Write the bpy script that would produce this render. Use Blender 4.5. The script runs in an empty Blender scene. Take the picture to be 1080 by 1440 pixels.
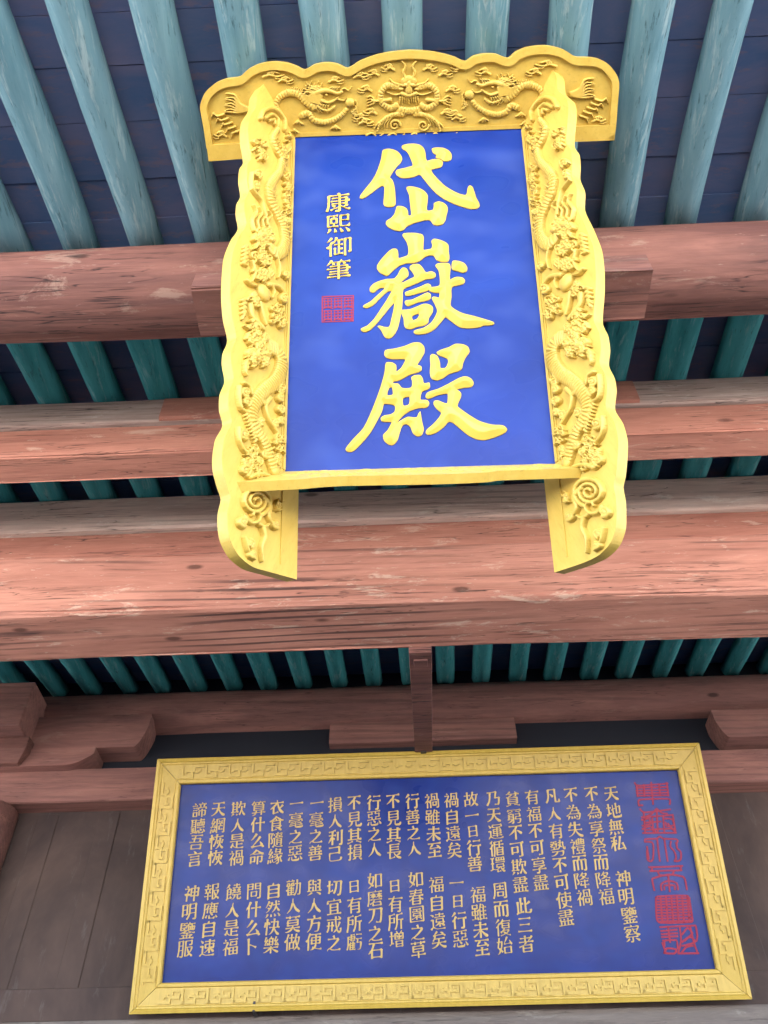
import bpy, math, random
import numpy as np
from mathutils import Vector, Matrix
from mathutils.geometry import delaunay_2d_cdt, tessellate_polygon
random.seed(7); rng = np.random.default_rng(7)
sc = bpy.context.scene
COL = sc.collection
R = math.radians

# ------------------------------------------------------------------ camera, sky, sun, exposure
F_PX, CX, CY = 1165.0, 540.0, 720.0            # focal length and centre in photo pixels (1080x1440)
PITCH, ROLL, YAW = R(48), R(-0.85), R(-1.58)
CAM = np.array([0.0, 0.0, 1.65])
_F = np.array([math.sin(YAW)*math.cos(PITCH), math.cos(YAW)*math.cos(PITCH), math.sin(PITCH)])
_X0 = np.array([math.cos(YAW), -math.sin(YAW), 0.0]); _U0 = np.cross(_X0, _F)
_X = math.cos(ROLL)*_X0 + math.sin(ROLL)*_U0
_U = -math.sin(ROLL)*_X0 + math.cos(ROLL)*_U0
cd = bpy.data.cameras.new('camera'); cam = bpy.data.objects.new('camera', cd); COL.objects.link(cam)
cd.sensor_fit = 'VERTICAL'; cd.sensor_height = 36; cd.sensor_width = 27
cd.lens = 36*F_PX/1440; cd.clip_start = .05; cd.clip_end = 2000
M = Matrix(((_X[0], _U[0], -_F[0], CAM[0]), (_X[1], _U[1], -_F[1], CAM[1]), (_X[2], _U[2], -_F[2], CAM[2]), (0, 0, 0, 1)))
cam.matrix_world = M; sc.camera = cam

SUN_EL, SUN_AZ = 52, 168                        # sun stands behind the hall: its front is in open shade
w = bpy.data.worlds.new('World'); sc.world = w; w.use_nodes = True
nt = w.node_tree; bg = nt.nodes['Background']
sky = nt.nodes.new('ShaderNodeTexSky'); sky.sky_type = 'NISHITA'; sky.sun_disc = False
sky.sun_elevation = R(SUN_EL); sky.sun_rotation = R(180-SUN_AZ); sky.dust_density = 2.0
nt.links.new(sky.outputs[0], bg.inputs[0]); bg.inputs[1].default_value = 0.15
sd = bpy.data.lights.new('sun', 'SUN'); sd.energy = 5.0; sd.angle = R(0.5); sd.color = (1, .95, .87)
so = bpy.data.objects.new('sun', sd); COL.objects.link(so)
sdir = Vector((math.sin(R(SUN_AZ))*math.cos(R(SUN_EL)), -math.cos(R(SUN_AZ))*math.cos(R(SUN_EL)), math.sin(R(SUN_EL))))
so.rotation_euler = sdir.to_track_quat('Z', 'Y').to_euler(); so.location = sdir*30
sc.view_settings.view_transform = 'Standard'; sc.view_settings.look = 'None'
sc.view_settings.exposure = 3.0; sc.view_settings.gamma = 1.0
sc.cycles.max_bounces = 10; sc.cycles.diffuse_bounces = 6

# ------------------------------------------------------------------ materials
def mat(name, col, rough=.6, spec=.4, coat=0.0, coat_rough=.1):
    m = bpy.data.materials.new(name); m.use_nodes = True
    b = m.node_tree.nodes['Principled BSDF']
    b.inputs['Base Color'].default_value = (*col, 1); b.inputs['Roughness'].default_value = rough
    b.inputs['Specular IOR Level'].default_value = spec
    b.inputs['Coat Weight'].default_value = coat; b.inputs['Coat Roughness'].default_value = coat_rough
    return m
class N:
    """small node-building helper"""
    def __init__(s, m): s.t = m.node_tree; s.b = s.t.nodes['Principled BSDF']; s.tc = s.t.nodes.new('ShaderNodeTexCoord')
    def lk(s, a, b): s.t.links.new(a, b)
    def map(s, scale, rot=(0, 0, 0), loc=(0, 0, 0)):
        n = s.t.nodes.new('ShaderNodeMapping'); n.inputs['Scale'].default_value = scale
        n.inputs['Rotation'].default_value = rot; n.inputs['Location'].default_value = loc
        s.lk(s.tc.outputs['Object'], n.inputs[0]); return n.outputs[0]
    def noise(s, vec, scale, detail=4, rough=.6, dist=0.0):
        n = s.t.nodes.new('ShaderNodeTexNoise'); n.inputs['Scale'].default_value = scale; n.inputs['Detail'].default_value = detail
        n.inputs['Roughness'].default_value = rough; n.inputs['Distortion'].default_value = dist; s.lk(vec, n.inputs['Vector']); return n.outputs['Fac']
    def ramp(s, fac, stops):
        n = s.t.nodes.new('ShaderNodeValToRGB'); s.lk(fac, n.inputs[0]); e = n.color_ramp.elements
        while len(e) < len(stops): e.new(.5)
        for i, (p, c) in enumerate(stops):
            e[i].position = p; e[i].color = (c, c, c, 1) if isinstance(c, (int, float)) else (*c, 1)
        return n.outputs[0]
    def mix(s, fac, a, b, mode='MIX'):
        n = s.t.nodes.new('ShaderNodeMix'); n.data_type = 'RGBA'; n.blend_type = mode
        for i, v in ((0, fac), (6, a), (7, b)):
            if isinstance(v, (int, float)): n.inputs[i].default_value = v
            elif isinstance(v, tuple): n.inputs[i].default_value = (*v, 1)
            else: s.lk(v, n.inputs[i])
        return n.outputs[2]
    def bump(s, h, strength=.3, dist=.01):
        n = s.t.nodes.new('ShaderNodeBump'); n.inputs['Strength'].default_value = strength; n.inputs['Distance'].default_value = dist
        s.lk(h, n.inputs['Height']); s.lk(n.outputs[0], s.b.inputs['Normal'])

def wood(name, c_dark, c_mid, c_pale, crack=.5, pale=.5, k=1.0, seed=0.0, flame=.0, cw=.014):
    m = mat(name, c_mid, .75, .25); n = N(m)
    l = (seed, seed*1.7, seed*.6)
    tone = n.noise(n.map((.7*k, 4*k, 4*k), loc=l), 1.2, 5, .65, .8)
    grain = n.noise(n.map((2.4*k, 30*k, 30*k), loc=l), 1.0, 6, .7, .6)
    c = n.mix(n.ramp(tone, [(.3, 0), (.7, 1)]), c_dark, c_mid)
    c = n.mix(n.ramp(grain, [(.34, .30), (.58, 0)]), c, tuple(x*.55 for x in c_dark))
    patch = n.noise(n.map((1.5*k, 6*k, 6*k), loc=(l[0]+4, l[1], l[2])), 1.6, 7, .75, .5)
    c = n.mix(n.ramp(patch, [(.58, 0), (.60 + .10*(1-pale), pale*.9)]), c, c_pale)
    fleck = n.noise(n.map((5*k, 22*k, 22*k), loc=(l[0]+9, l[1], l[2])), 2.0, 4, .7)
    c = n.mix(n.ramp(fleck, [(.66, 0), (.70, pale*.7)]), c, c_pale)
    ck = n.noise(n.map((.45*k, 11*k, 11*k), loc=(l[0]+2, l[1]+3, l[2])), 2.2, 3, .5, 1.1)
    band = n.ramp(ck, [(.5-cw, 0), (.5, 1), (.5+cw, 0)])
    gate = n.ramp(n.noise(n.map((.9*k, 2*k, 2*k), loc=(l[0], l[1]+7, l[2])), 1.5, 2), [(.45, 0), (.55, 1)])
    ckm = n.mix(1.0, band, gate, 'MULTIPLY')
    if flame:                                                            # raised summer-wood lines of an old planed beam
        wv = n.t.nodes.new('ShaderNodeTexWave'); wv.wave_type = 'BANDS'; wv.bands_direction = 'DIAGONAL'
        n.lk(n.map((.16*k, 9*k, 9*k), loc=l), wv.inputs['Vector']); wv.inputs['Scale'].default_value = 1.1; wv.inputs['Distortion'].default_value = 5.5
        wv.inputs['Detail'].default_value = 3; wv.inputs['Detail Scale'].default_value = .55; wv.inputs['Detail Roughness'].default_value = .55
        fg = n.ramp(n.noise(n.map((.5*k, 1.6*k, 1.6*k), loc=(l[0]+6, l[1]+1, l[2])), 1.3, 4, .6), [(.44, 0), (.60, 1)])
        fl = n.mix(1.0, n.ramp(wv.outputs['Fac'], [(.08, 1), (.30, 0)]), fg, 'MULTIPLY')
        c = n.mix(n.mix(1.0, fl, (flame,)*3, 'MULTIPLY'), c, (.05, .03, .032))
    vo = n.t.nodes.new('ShaderNodeTexVoronoi'); vo.inputs['Scale'].default_value = 1.0; n.lk(n.map((1.3*k, 3.2*k, 3.2*k), loc=(l[0]+.3, l[1]+.7, l[2])), vo.inputs['Vector'])
    c = n.mix(n.ramp(vo.outputs['Distance'], [(.045, .8), (.085, 0)]), c, tuple(x*.22 for x in c_dark))   # knots
    c = n.mix(n.mix(1.0, ckm, (crack,)*3, 'MULTIPLY'), c, (.018, .012, .014))
    n.lk(c, n.b.inputs['Base Color'])
    h = n.mix(.5, grain, n.mix(1.0, ckm, (.8, .8, .8), 'MULTIPLY'), 'SUBTRACT')
    n.bump(h, .55, .012)
    return m
MAT = {}
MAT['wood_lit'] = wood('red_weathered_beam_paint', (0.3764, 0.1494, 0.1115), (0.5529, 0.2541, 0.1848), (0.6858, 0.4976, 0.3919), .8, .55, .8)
MAT['wood_beam'] = wood('big_beam_faded_paint', (0.3942, 0.1714, 0.1296), (0.5602, 0.2698, 0.2039), (0.6640, 0.5187, 0.4172), .85, .6, .8, 1.5, .8)
MAT['wood_log'] = wood('red_weathered_log_paint', (0.1245, 0.0551, 0.0499), (0.2651, 0.1206, 0.0989), (0.3591, 0.2575, 0.2116), .95, .5, .8, 3.0, .35, .022)
MAT['wood_gray'] = wood('bleached_timber', (.36, .25, .22), (.54, .42, .37), (.62, .54, .48), .8, .6, .9, 5.0, .3)
MAT['wood_pale'] = wood('pale_bleached_timber', (.56, .40, .34), (.74, .58, .50), (.78, .70, .63), .85, .7, .9, 6.0, .3)
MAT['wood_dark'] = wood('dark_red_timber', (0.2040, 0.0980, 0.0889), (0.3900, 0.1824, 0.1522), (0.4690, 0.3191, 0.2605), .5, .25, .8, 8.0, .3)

def rafter_mat(name, ca, cb, cw):
    m = mat(name, ca, .85, .15); n = N(m)
    a = n.noise(n.map((9, .35, 9)), 1.5, 5, .65, .2)
    c = n.mix(n.ramp(a, [(.3, 0), (.75, 1)]), ca, cb)
    oi = n.t.nodes.new('ShaderNodeObjectInfo'); c = n.mix(n.ramp(oi.outputs['Random'], [(0, 0), (1, .45)]), c, cb)
    b_ = n.noise(n.map((16, .8, 16), loc=(3, 1, 0)), 1.6, 6, .7, .3)
    c = n.mix(n.ramp(b_, [(.54, 0), (.68, .65)]), c, cw)
    d = n.noise(n.map((30, 2.5, 30)), 1.5, 4, .7)
    c = n.mix(n.ramp(d, [(.3, .7), (.42, 0)]), c, (.02, .06, .075))
    n.lk(c, n.b.inputs['Base Color']); n.bump(n.mix(.5, d, b_), .3, .01); return m
MAT['rafter'] = rafter_mat('teal_rafter_paint', (.018, .175, .20), (.06, .29, .32), (.20, .36, .38))
MAT['rafter_hazed'] = rafter_mat('haze_paled_rafter_paint', (0.081, 0.195, 0.257), (0.190, 0.342, 0.418), (0.380, 0.494, 0.532))  # same teal for the outer rafters, paled: bright haze put into the colour
def board_mat():
    m = mat('roof_board_paint', (.08, .05, .07), .8, .2); n = N(m)
    a = n.noise(n.map((1, 3, 1)), 1.3, 5, .65, .5)
    c = n.mix(n.ramp(a, [(.35, 0), (.7, 1)]), (.09, .16, .33), (.19, .20, .35))
    b_ = n.noise(n.map((2, 7, 1), loc=(5, 0, 0)), 2, 5, .7)
    c = n.mix(n.ramp(b_, [(.56, 0), (.66, .6)]), c, (.25, .19, .25))
    n.lk(c, n.b.inputs['Base Color']); n.bump(a, .3, .01); return m
MAT['board'] = board_mat()
def gold_mat(name, c0, c1, rough=.42):
    m = mat(name, c0, rough, .45); n = N(m)
    a = n.noise(n.map((14, 14, 3)), 1.5, 5, .65, .3)
    c = n.mix(n.ramp(a, [(.35, 0), (.7, 1)]), c0, c1)
    g = n.noise(n.map((60, 60, 3)), 1.0, 4, .7)
    c = n.mix(n.ramp(g, [(.30, .35), (.45, 0)]), c, tuple(x*.62 for x in c0))
    s_ = n.noise(n.map((9, 9, 9), loc=(2, 2, 2)), 3.0, 5, .7)
    c = n.mix(n.ramp(s_, [(.70, 0), (.74, .55)]), c, tuple(x*.35 for x in c0))
    n.lk(c, n.b.inputs['Base Color']); n.bump(g, .10, .004)
    return m
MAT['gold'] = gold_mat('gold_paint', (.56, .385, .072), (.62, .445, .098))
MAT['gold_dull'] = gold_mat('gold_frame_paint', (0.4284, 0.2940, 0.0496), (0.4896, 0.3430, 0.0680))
MAT['gold_text'] = mat('gold_letter_leaf', (0.4356, 0.3078, 0.1071), .45, .4)
MAT['gold_char'] = mat('gold_character_paint', (0.6289, 0.4392, 0.0744), .38, .4)
def lacquer(name, ca, cb, cd_, coat):
    m = mat(name, ca, .3, .16, coat, .14); n = N(m)
    a = n.noise(n.map((2.2, 2.2, 2.2)), 1.2, 2, .5, .6)
    c = n.mix(n.ramp(a, [(.3, 0), (.75, 1)]), ca, cb)
    d = n.noise(n.map((3.5, 3.5, 5), loc=(4, 0, 0)), 1.3, 1, .5, .2)
    c = n.mix(n.ramp(d, [(.50, 0), (.80, .25)]), c, cd_)
    n.lk(c, n.b.inputs['Base Color'])
    n.lk(n.ramp(d, [(.3, .22), (.7, .45)]), n.b.inputs['Roughness']); return m
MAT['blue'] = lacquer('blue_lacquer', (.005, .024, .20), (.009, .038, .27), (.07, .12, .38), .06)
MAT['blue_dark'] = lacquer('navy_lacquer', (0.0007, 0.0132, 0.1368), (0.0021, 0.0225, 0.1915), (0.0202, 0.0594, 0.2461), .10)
MAT['seal_red'] = mat('seal_red_paint', (.25, .024, .055), .6, .2)
MAT['ledge'] = wood('dusty_ledge_paint', (.12, .10, .10), (.19, .165, .155), (.27, .25, .235), .5, .5, .9, 2.0)
MAT['recess'] = mat('shade_dark_board', (.022, .024, .034), .85, .2)  # near-black colour stands in for the shade inside the recess
MAT['iron'] = mat('dark_iron', (.03, .025, .028), .5, .5)
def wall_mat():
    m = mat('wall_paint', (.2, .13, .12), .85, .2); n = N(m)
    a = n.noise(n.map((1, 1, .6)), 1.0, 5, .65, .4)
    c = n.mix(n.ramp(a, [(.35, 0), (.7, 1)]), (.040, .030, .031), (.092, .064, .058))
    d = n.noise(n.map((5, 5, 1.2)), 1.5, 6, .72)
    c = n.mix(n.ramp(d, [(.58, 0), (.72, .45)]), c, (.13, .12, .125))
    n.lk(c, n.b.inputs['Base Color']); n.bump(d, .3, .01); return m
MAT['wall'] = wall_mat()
def ground_mat(name, c1, c2, c3):
    m = mat(name, c1, .85, .2); n = N(m)
    t = n.t.nodes.new('ShaderNodeTexBrick'); n.lk(n.map((1, 1, 1)), t.inputs['Vector'])
    t.inputs['Color1'].default_value = (*c1, 1); t.inputs['Color2'].default_value = (*c2, 1); t.inputs['Mortar'].default_value = (*c3, 1)
    t.inputs['Scale'].default_value = 1.2; t.inputs['Mortar Size'].default_value = .012
    n.lk(n.mix(.35, t.outputs[0], n.noise(n.map((2, 2, 2)), 1.5, 6, .7), 'OVERLAY'), n.b.inputs['Base Color']); return m
MAT['ground'] = ground_mat('pale_stone_paving', (.68, .64, .58), (.60, .57, .52), (.32, .31, .29))
MAT['bounce_cut_floor'] = ground_mat('bounce_cut_paving', (.045, .044, .045), (.035, .035, .036), (.02, .02, .02))  # kept very dark so little light bounces onto the beam undersides
MAT['tile'] = mat('grey_roof_tile', (.16, .16, .15), .8, .3)

# ------------------------------------------------------------------ helpers
def ray(px, py):
    d = _F + _X*((px-CX)/F_PX) + _U*(-(py-CY)/F_PX); return d            # depth along the axis is 1
def hit(px, py, P0, n):
    d = ray(px, py); t = np.dot(np.asarray(P0)-CAM, n)/np.dot(d, n); return CAM + d*t
def hitY(px, py, Y): return hit(px, py, (0, Y, 0), np.array([0, 1., 0]))
def hitZ(px, py, Z): return hit(px, py, (0, 0, Z), np.array([0, 0, 1.]))
def mk(name, V, Fc, m, parent=None, smooth=False, bevel=0.0, label=None):
    off = np.array(parent['_loc']) if parent is not None and '_loc' in parent else np.zeros(3)
    me = bpy.data.meshes.new(name)
    me.from_pydata([tuple(np.asarray(v, float)-off) for v in V], [], [tuple(int(i) for i in f) for f in Fc])
    me.validate(); me.update()
    if smooth: me.polygons.foreach_set('use_smooth', [True]*len(me.polygons))
    me.materials.append(m)
    o = bpy.data.objects.new(name, me); COL.objects.link(o)
    if parent is not None:
        o.parent = parent; o['_loc'] = tuple(float(x) for x in off)
    if bevel:
        b = o.modifiers.new('bevel', 'BEVEL'); b.width = bevel; b.segments = 2; b.limit_method = 'ANGLE'; b.angle_limit = R(35)
    if label: o['label'] = label
    return o
def empty(name, loc, label, cat):
    o = bpy.data.objects.new(name, None); COL.objects.link(o); o.location = tuple(loc); o.empty_display_size = .2
    o['label'] = label; o['category'] = cat; o['_loc'] = tuple(float(x) for x in loc); return o
BOXF = [(0, 3, 2, 1), (4, 5, 6, 7), (0, 1, 5, 4), (1, 2, 6, 5), (2, 3, 7, 6), (3, 0, 4, 7)]
def boxv(x0, x1, y0, y1, z0, z1):
    return [(x0, y0, z0), (x1, y0, z0), (x1, y1, z0), (x0, y1, z0), (x0, y0, z1), (x1, y0, z1), (x1, y1, z1), (x0, y1, z1)]
def merge(parts):
    V, Fc = [], []
    for v, f in parts:
        b = len(V); V += list(v); Fc += [tuple(i+b for i in q) for q in f]
    return V, Fc
def prism_x(sec, x0, x1, nx=1, wob=0.0, sd=0):
    """extrude a (y,z) section along x in nx steps; wob gives hand-hewn unevenness"""
    r = np.random.default_rng(sd); k = len(sec); V, Fc = [], []
    xs = np.linspace(x0, x1, nx+1); a = r.uniform(0, 6.28, (k, 3))
    for x in xs:
        for i, (y, z) in enumerate(sec):
            dy = wob*(math.sin(x*1.1+a[i, 0])+.5*math.sin(x*3.3+a[i, 1])); dz = wob*(math.sin(x*.9+a[i, 2])+.4*math.sin(x*4.1+a[i, 0]))
            V.append((x, y+dy, z+dz))
    for j in range(nx):
        for i in range(k):
            i2 = (i+1) % k; Fc.append((j*k+i, (j+1)*k+i, (j+1)*k+i2, j*k+i2))
    Fc.append(tuple(range(k))[::1]); Fc.append(tuple(nx*k+i for i in range(k))[::-1])
    return V, Fc
def rsec(y0, y1, z0, z1, r, n=4):
    """rounded rectangle section"""
    p = []
    for cx_, cz_, a0 in ((y0+r, z0+r, 180), (y1-r, z0+r, 270), (y1-r, z1-r, 0), (y0+r, z1-r, 90)):
        for i in range(n+1):
            a = R(a0+90*i/n); p.append((cx_+r*math.cos(a), cz_+r*math.sin(a)))
    return p
def smooth_poly(P, sub=4, closed=True, cusp=0.0):
    P = np.asarray(P, float); n = len(P); out = []
    for i in range(n if closed else n-1):
        p1, p2 = P[i], P[(i+1) % n]
        p0 = P[(i-1) % n] if closed or i > 0 else p1; p3 = P[(i+2) % n] if closed or i+2 < n else p2
        L = np.linalg.norm(p2-p1)
        def tan(a, b, c):
            t = (c-a)*.5; u, v = b-a, c-b; nu, nv = np.linalg.norm(u), np.linalg.norm(v)
            if nu < 1e-9 or nv < 1e-9: return t*0
            cs = np.dot(u, v)/(nu*nv)
            t = t/np.linalg.norm(t)*L if np.linalg.norm(t) > 1e-9 else t*0
            return t*(.8 if cs > .1 else (0.25 if cs > cusp-.5 else 0))
        m1, m2 = tan(p0, p1, p2), tan(p1, p2, p3)
        for s in range(sub):
            t = s/sub; out.append((2*t**3-3*t*t+1)*p1+(t**3-2*t*t+t)*m1+(-2*t**3+3*t*t)*p2+(t**3-t*t)*m2)
    if not closed: out.append(P[-1])
    return np.array(out)
def inside(pts, loops):
    r = np.zeros(len(pts), bool)
    for L in loops:
        a, b = L, np.roll(L, -1, 0)
        for (x0, y0), (x1, y1) in zip(a, b):
            if y0 == y1: continue
            c = ((y0 > pts[:, 1]) != (y1 > pts[:, 1])) & (pts[:, 0] < (x1-x0)*(pts[:, 1]-y0)/(y1-y0)+x0); r ^= c
    return r
def distb(pts, loops):
    d = np.full(len(pts), 1e9)
    for L in loops:
        a, b = L, np.roll(L, -1, 0); ab = b-a; l2 = (ab**2).sum(1)+1e-18
        for i in range(len(a)):
            t = np.clip(((pts-a[i])@ab[i])/l2[i], 0, 1); d = np.minimum(d, np.hypot(*(pts-a[i]-t[:, None]*ab[i]).T))
    return d
class Frame:
    """a flat working plane: origin, two in-plane axes, normal towards the viewer"""
    def __init__(s, O, e1, e2, n): s.O, s.e1, s.e2, s.n = (np.asarray(q, float) for q in (O, e1, e2, n))
    def uv(s, px, py):
        p = hit(px, py, s.O, s.n)-s.O; return np.array([p@s.e1, p@s.e2])
    def uvs(s, P): return np.array([s.uv(*p) for p in P])
    def at(s, u, v, h=0.0): return s.O+s.e1*u+s.e2*v+s.n*h
def slab(fr, loop, h0, h1):
    """solid plate with outline loop between heights h0 < h1"""
    loop = np.asarray(loop); k = len(loop)
    area = .5*np.sum(loop[:, 0]*np.roll(loop[:, 1], -1)-np.roll(loop[:, 0], -1)*loop[:, 1])
    if area < 0: loop = loop[::-1]
    V = [fr.at(*p, h0) for p in loop]+[fr.at(*p, h1) for p in loop]
    T = tessellate_polygon([[Vector((p[0], p[1], 0)) for p in loop]])
    Fc = []
    for t in T:
        a, b, c = t; s_ = (loop[b][0]-loop[a][0])*(loop[c][1]-loop[a][1])-(loop[b][1]-loop[a][1])*(loop[c][0]-loop[a][0])
        if s_ < 0: a, c = c, a
        Fc += [(a+k, b+k, c+k), (c, b, a)]
    for i in range(k):
        j = (i+1) % k; Fc.append((i, j, j+k, i+k))
    return V, Fc
def ridge(fr, loops, step, side, slope, hmax, h0=0.0):
    """raised letter: a vertical edge and chiselled slopes up to a ridge"""
    pts = [p for L in loops for p in L]; E_ = []; b = 0
    for L in loops:
        E_ += [(b+i, b+(i+1) % len(L)) for i in range(len(L))]; b += len(L)
    nb = len(pts); A = np.array(pts); lo, hi = A.min(0), A.max(0)
    gx, gy = np.meshgrid(np.arange(lo[0], hi[0], step), np.arange(lo[1], hi[1], step*.87))
    gx[::2] += step*.5; G = np.c_[gx.ravel(), gy.ravel()]
    G = G[inside(G, loops)]; G = G[distb(G, loops) > step*.55]
    allp = pts+[tuple(g) for g in G]
    v, e, f, ov, oe, of = delaunay_2d_cdt([Vector((float(p[0]), float(p[1]))) for p in allp], E_, [], 0, 1e-7)
    P = np.array([(q.x, q.y) for q in v]); D = distb(P, loops); D[D < step*.05] = 0
    H = h0+side+np.minimum(D*slope, hmax)
    T = np.array([t for t in f]); cen = P[T].mean(1); T = T[inside(cen, loops)]
    V = [fr.at(P[i, 0], P[i, 1], H[i]) for i in range(len(P))]; Fc = []
    for t in T:
        a, b_, c = t; s_ = (P[b_, 0]-P[a, 0])*(P[c, 1]-P[a, 1])-(P[b_, 1]-P[a, 1])*(P[c, 0]-P[a, 0])
        Fc.append((a, b_, c) if s_ > 0 else (c, b_, a))
    for L in loops:
        o = len(V); k = len(L)
        V += [fr.at(p[0], p[1], h0+side) for p in L]+[fr.at(p[0], p[1], h0-.001) for p in L]
        Fc += [(o+i, o+(i+1) % k, o+k+(i+1) % k, o+k+i) for i in range(k)]
    return V, Fc
class Relief:
    """carving as a height field on a frame (u right, v up), metres"""
    def __init__(s, lo, hi, res):
        s.lo = np.array(lo); s.res = res; s.nx = int((hi[0]-lo[0])/res)+2; s.ny = int((hi[1]-lo[1])/res)+2; s.H = np.zeros((s.ny, s.nx))
    def stroke(s, P, r0, r1, h, rip=0.0, ripl=.02, base=.5):
        P = np.asarray(P, float)
        seg = np.hypot(*np.diff(P, axis=0).T); L = np.r_[0, np.cumsum(seg)]
        if L[-1] < 1e-9: return
        n = max(2, int(L[-1]/(s.res*.6)))
        q = np.linspace(0, L[-1], n); X = np.interp(q, L, P[:, 0]); Y = np.interp(q, L, P[:, 1])
        for i in range(n):
            t = i/(n-1); r = r0+(r1-r0)*t; k = int(r/s.res)+1
            ci = int((X[i]-s.lo[0])/s.res); cj = int((Y[i]-s.lo[1])/s.res)
            i0, i1, j0, j1 = max(0, ci-k), min(s.nx, ci+k+2), max(0, cj-k), min(s.ny, cj+k+2)
            if i0 >= i1 or j0 >= j1: continue
            xx = s.lo[0]+np.arange(i0, i1)*s.res-X[i]; yy = s.lo[1]+np.arange(j0, j1)*s.res-Y[i]
            d2 = (xx[None, :]**2+yy[:, None]**2)/(r*r)
            if rip and 0 < i < n-1:                                      # keep scale grooves: only the slice across the body
                tx, ty = X[i+1]-X[i-1], Y[i+1]-Y[i-1]; tl = math.hypot(tx, ty)+1e-12
                d2 = np.where(np.abs(xx[None, :]*tx+yy[:, None]*ty)/tl < s.res*1.1, d2, 9)
            hh = h*(1-rip+rip*abs(math.sin(math.pi*q[i]/ripl)))
            z = np.where(d2 < 1, hh*(base+(1-base)*np.sqrt(np.clip(1-d2, 0, 1))), 0)
            s.H[j0:j1, i0:i1] = np.maximum(s.H[j0:j1, i0:i1], z)
    def mesh(s, fr, loop=None, h0=0.0, eps=1e-5):
        ys, xs = np.mgrid[0:s.ny, 0:s.nx]; U = s.lo[0]+xs*s.res; Vv = s.lo[1]+ys*s.res
        keep = s.H > eps
        if loop is not None: keep &= inside(np.c_[U.ravel(), Vv.ravel()], [loop]).reshape(keep.shape)
        H = np.where(keep, s.H, -.0012)
        f = keep[:-1, :-1] | keep[1:, :-1] | keep[:-1, 1:] | keep[1:, 1:]
        jj, ii = np.nonzero(f); a = jj*s.nx+ii
        Fq = np.c_[a, a+1, a+1+s.nx, a+s.nx]; used = np.unique(Fq); idx = -np.ones(s.nx*s.ny, int); idx[used] = np.arange(len(used))
        Pt = fr.O+U.ravel()[used, None]*fr.e1+Vv.ravel()[used, None]*fr.e2+(H.ravel()[used, None]+h0)*fr.n
        return Pt, idx[Fq]
def spiral(cx_, cy_, r, turns=1.5, a0=0.0, sgn=1, n=26):
    return [(cx_+r*(1-.85*i/n)*math.cos(a0+sgn*turns*6.283*i/n), cy_+r*(1-.85*i/n)*math.sin(a0+sgn*turns*6.283*i/n)) for i in range(n+1)]

# ------------------------------------------------------------------ the hall
S = 1.4                                                                  # rafter spacing .42 m fixes the scale
SP = .30*S; RR = .078*S
rr, sk = R(9.15), R(1.48)
DR = np.array([math.sin(sk)*math.cos(rr), math.cos(sk)*math.cos(rr), math.sin(rr)])
NR = np.cross(DR, np.array([1., 0, 0])); NR /= np.linalg.norm(NR)
if NR[2] < 0: NR = -NR
P_R = CAM+ray(540, 320)*(F_PX*SP/97.0)                                   # a point on the plane of the rafter undersides
D_R = (P_R-CAM)@NR
def rz(y, x=0.0): return P_R[2]-(NR[1]*(y-P_R[1])+NR[0]*(x-P_R[0]))/NR[2]  # height of rafter undersides
XL, XR = -9.0, 9.0
def yz(px, py, plane=None, Y=None, Z=None):
    p = hit(px, py, P_R, NR) if plane else (hitY(px, py, Y) if Y is not None else hitZ(px, py, Z)); return p[1], p[2]
def log_section(ya, yb, px=540, n=28):
    d1, d2 = ray(px, ya), ray(px, yb); e1, e2 = math.atan2(d1[2], d1[1]), math.atan2(d2[2], d2[1])
    em, h = (e1+e2)/2, abs(e1-e2)/2; nn = math.hypot(NR[1], NR[2])
    D = D_R/((NR[1]*math.cos(em)+NR[2]*math.sin(em))/nn+math.sin(h))
    r = D*math.sin(h); cy_, cz_ = CAM[1]+D*math.cos(em), CAM[2]+D*math.sin(em)
    return cy_, cz_, r
hy_wall = None
L1 = log_section(333, 463)
L4 = log_section(965, 1033)
# stepped timbers, front faces found where their lower edges are seen
s2y, s2t = yz(540, 549, True); s2b = yz(540, 580, Y=s2y)[1]
b2y = yz(540, 586, Z=s2b)[0]; b2b = yz(540, 623, Y=b2y)[1]; b2k = yz(540, 661, Z=b2b)[0]
s3y, s3t = yz(540, 687, True); s3b = yz(540, 730, Y=s3y)[1]
r3y = yz(540, 737, Z=s3b)[0]; r3b = yz(540, 768, Y=r3y)[1]; b3y = r3y-.035; r3t = yz(540, 766, Y=b3y)[1]; b3b = yz(540, 847, Y=b3y)[1]; b3k = yz(540, 915, Z=b3b)[0]
lby = L4[0]-L4[2]*.9
lbt, lbb = yz(540, 1068, Y=lby)[1], yz(540, 1114, Y=lby)[1]
YW = lby+.16*S
hall = empty('temple_hall', (0, YW, 0), 'old red timber temple hall with teal round rafters under its deep eaves', 'temple')
EAVE = 0.25
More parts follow.
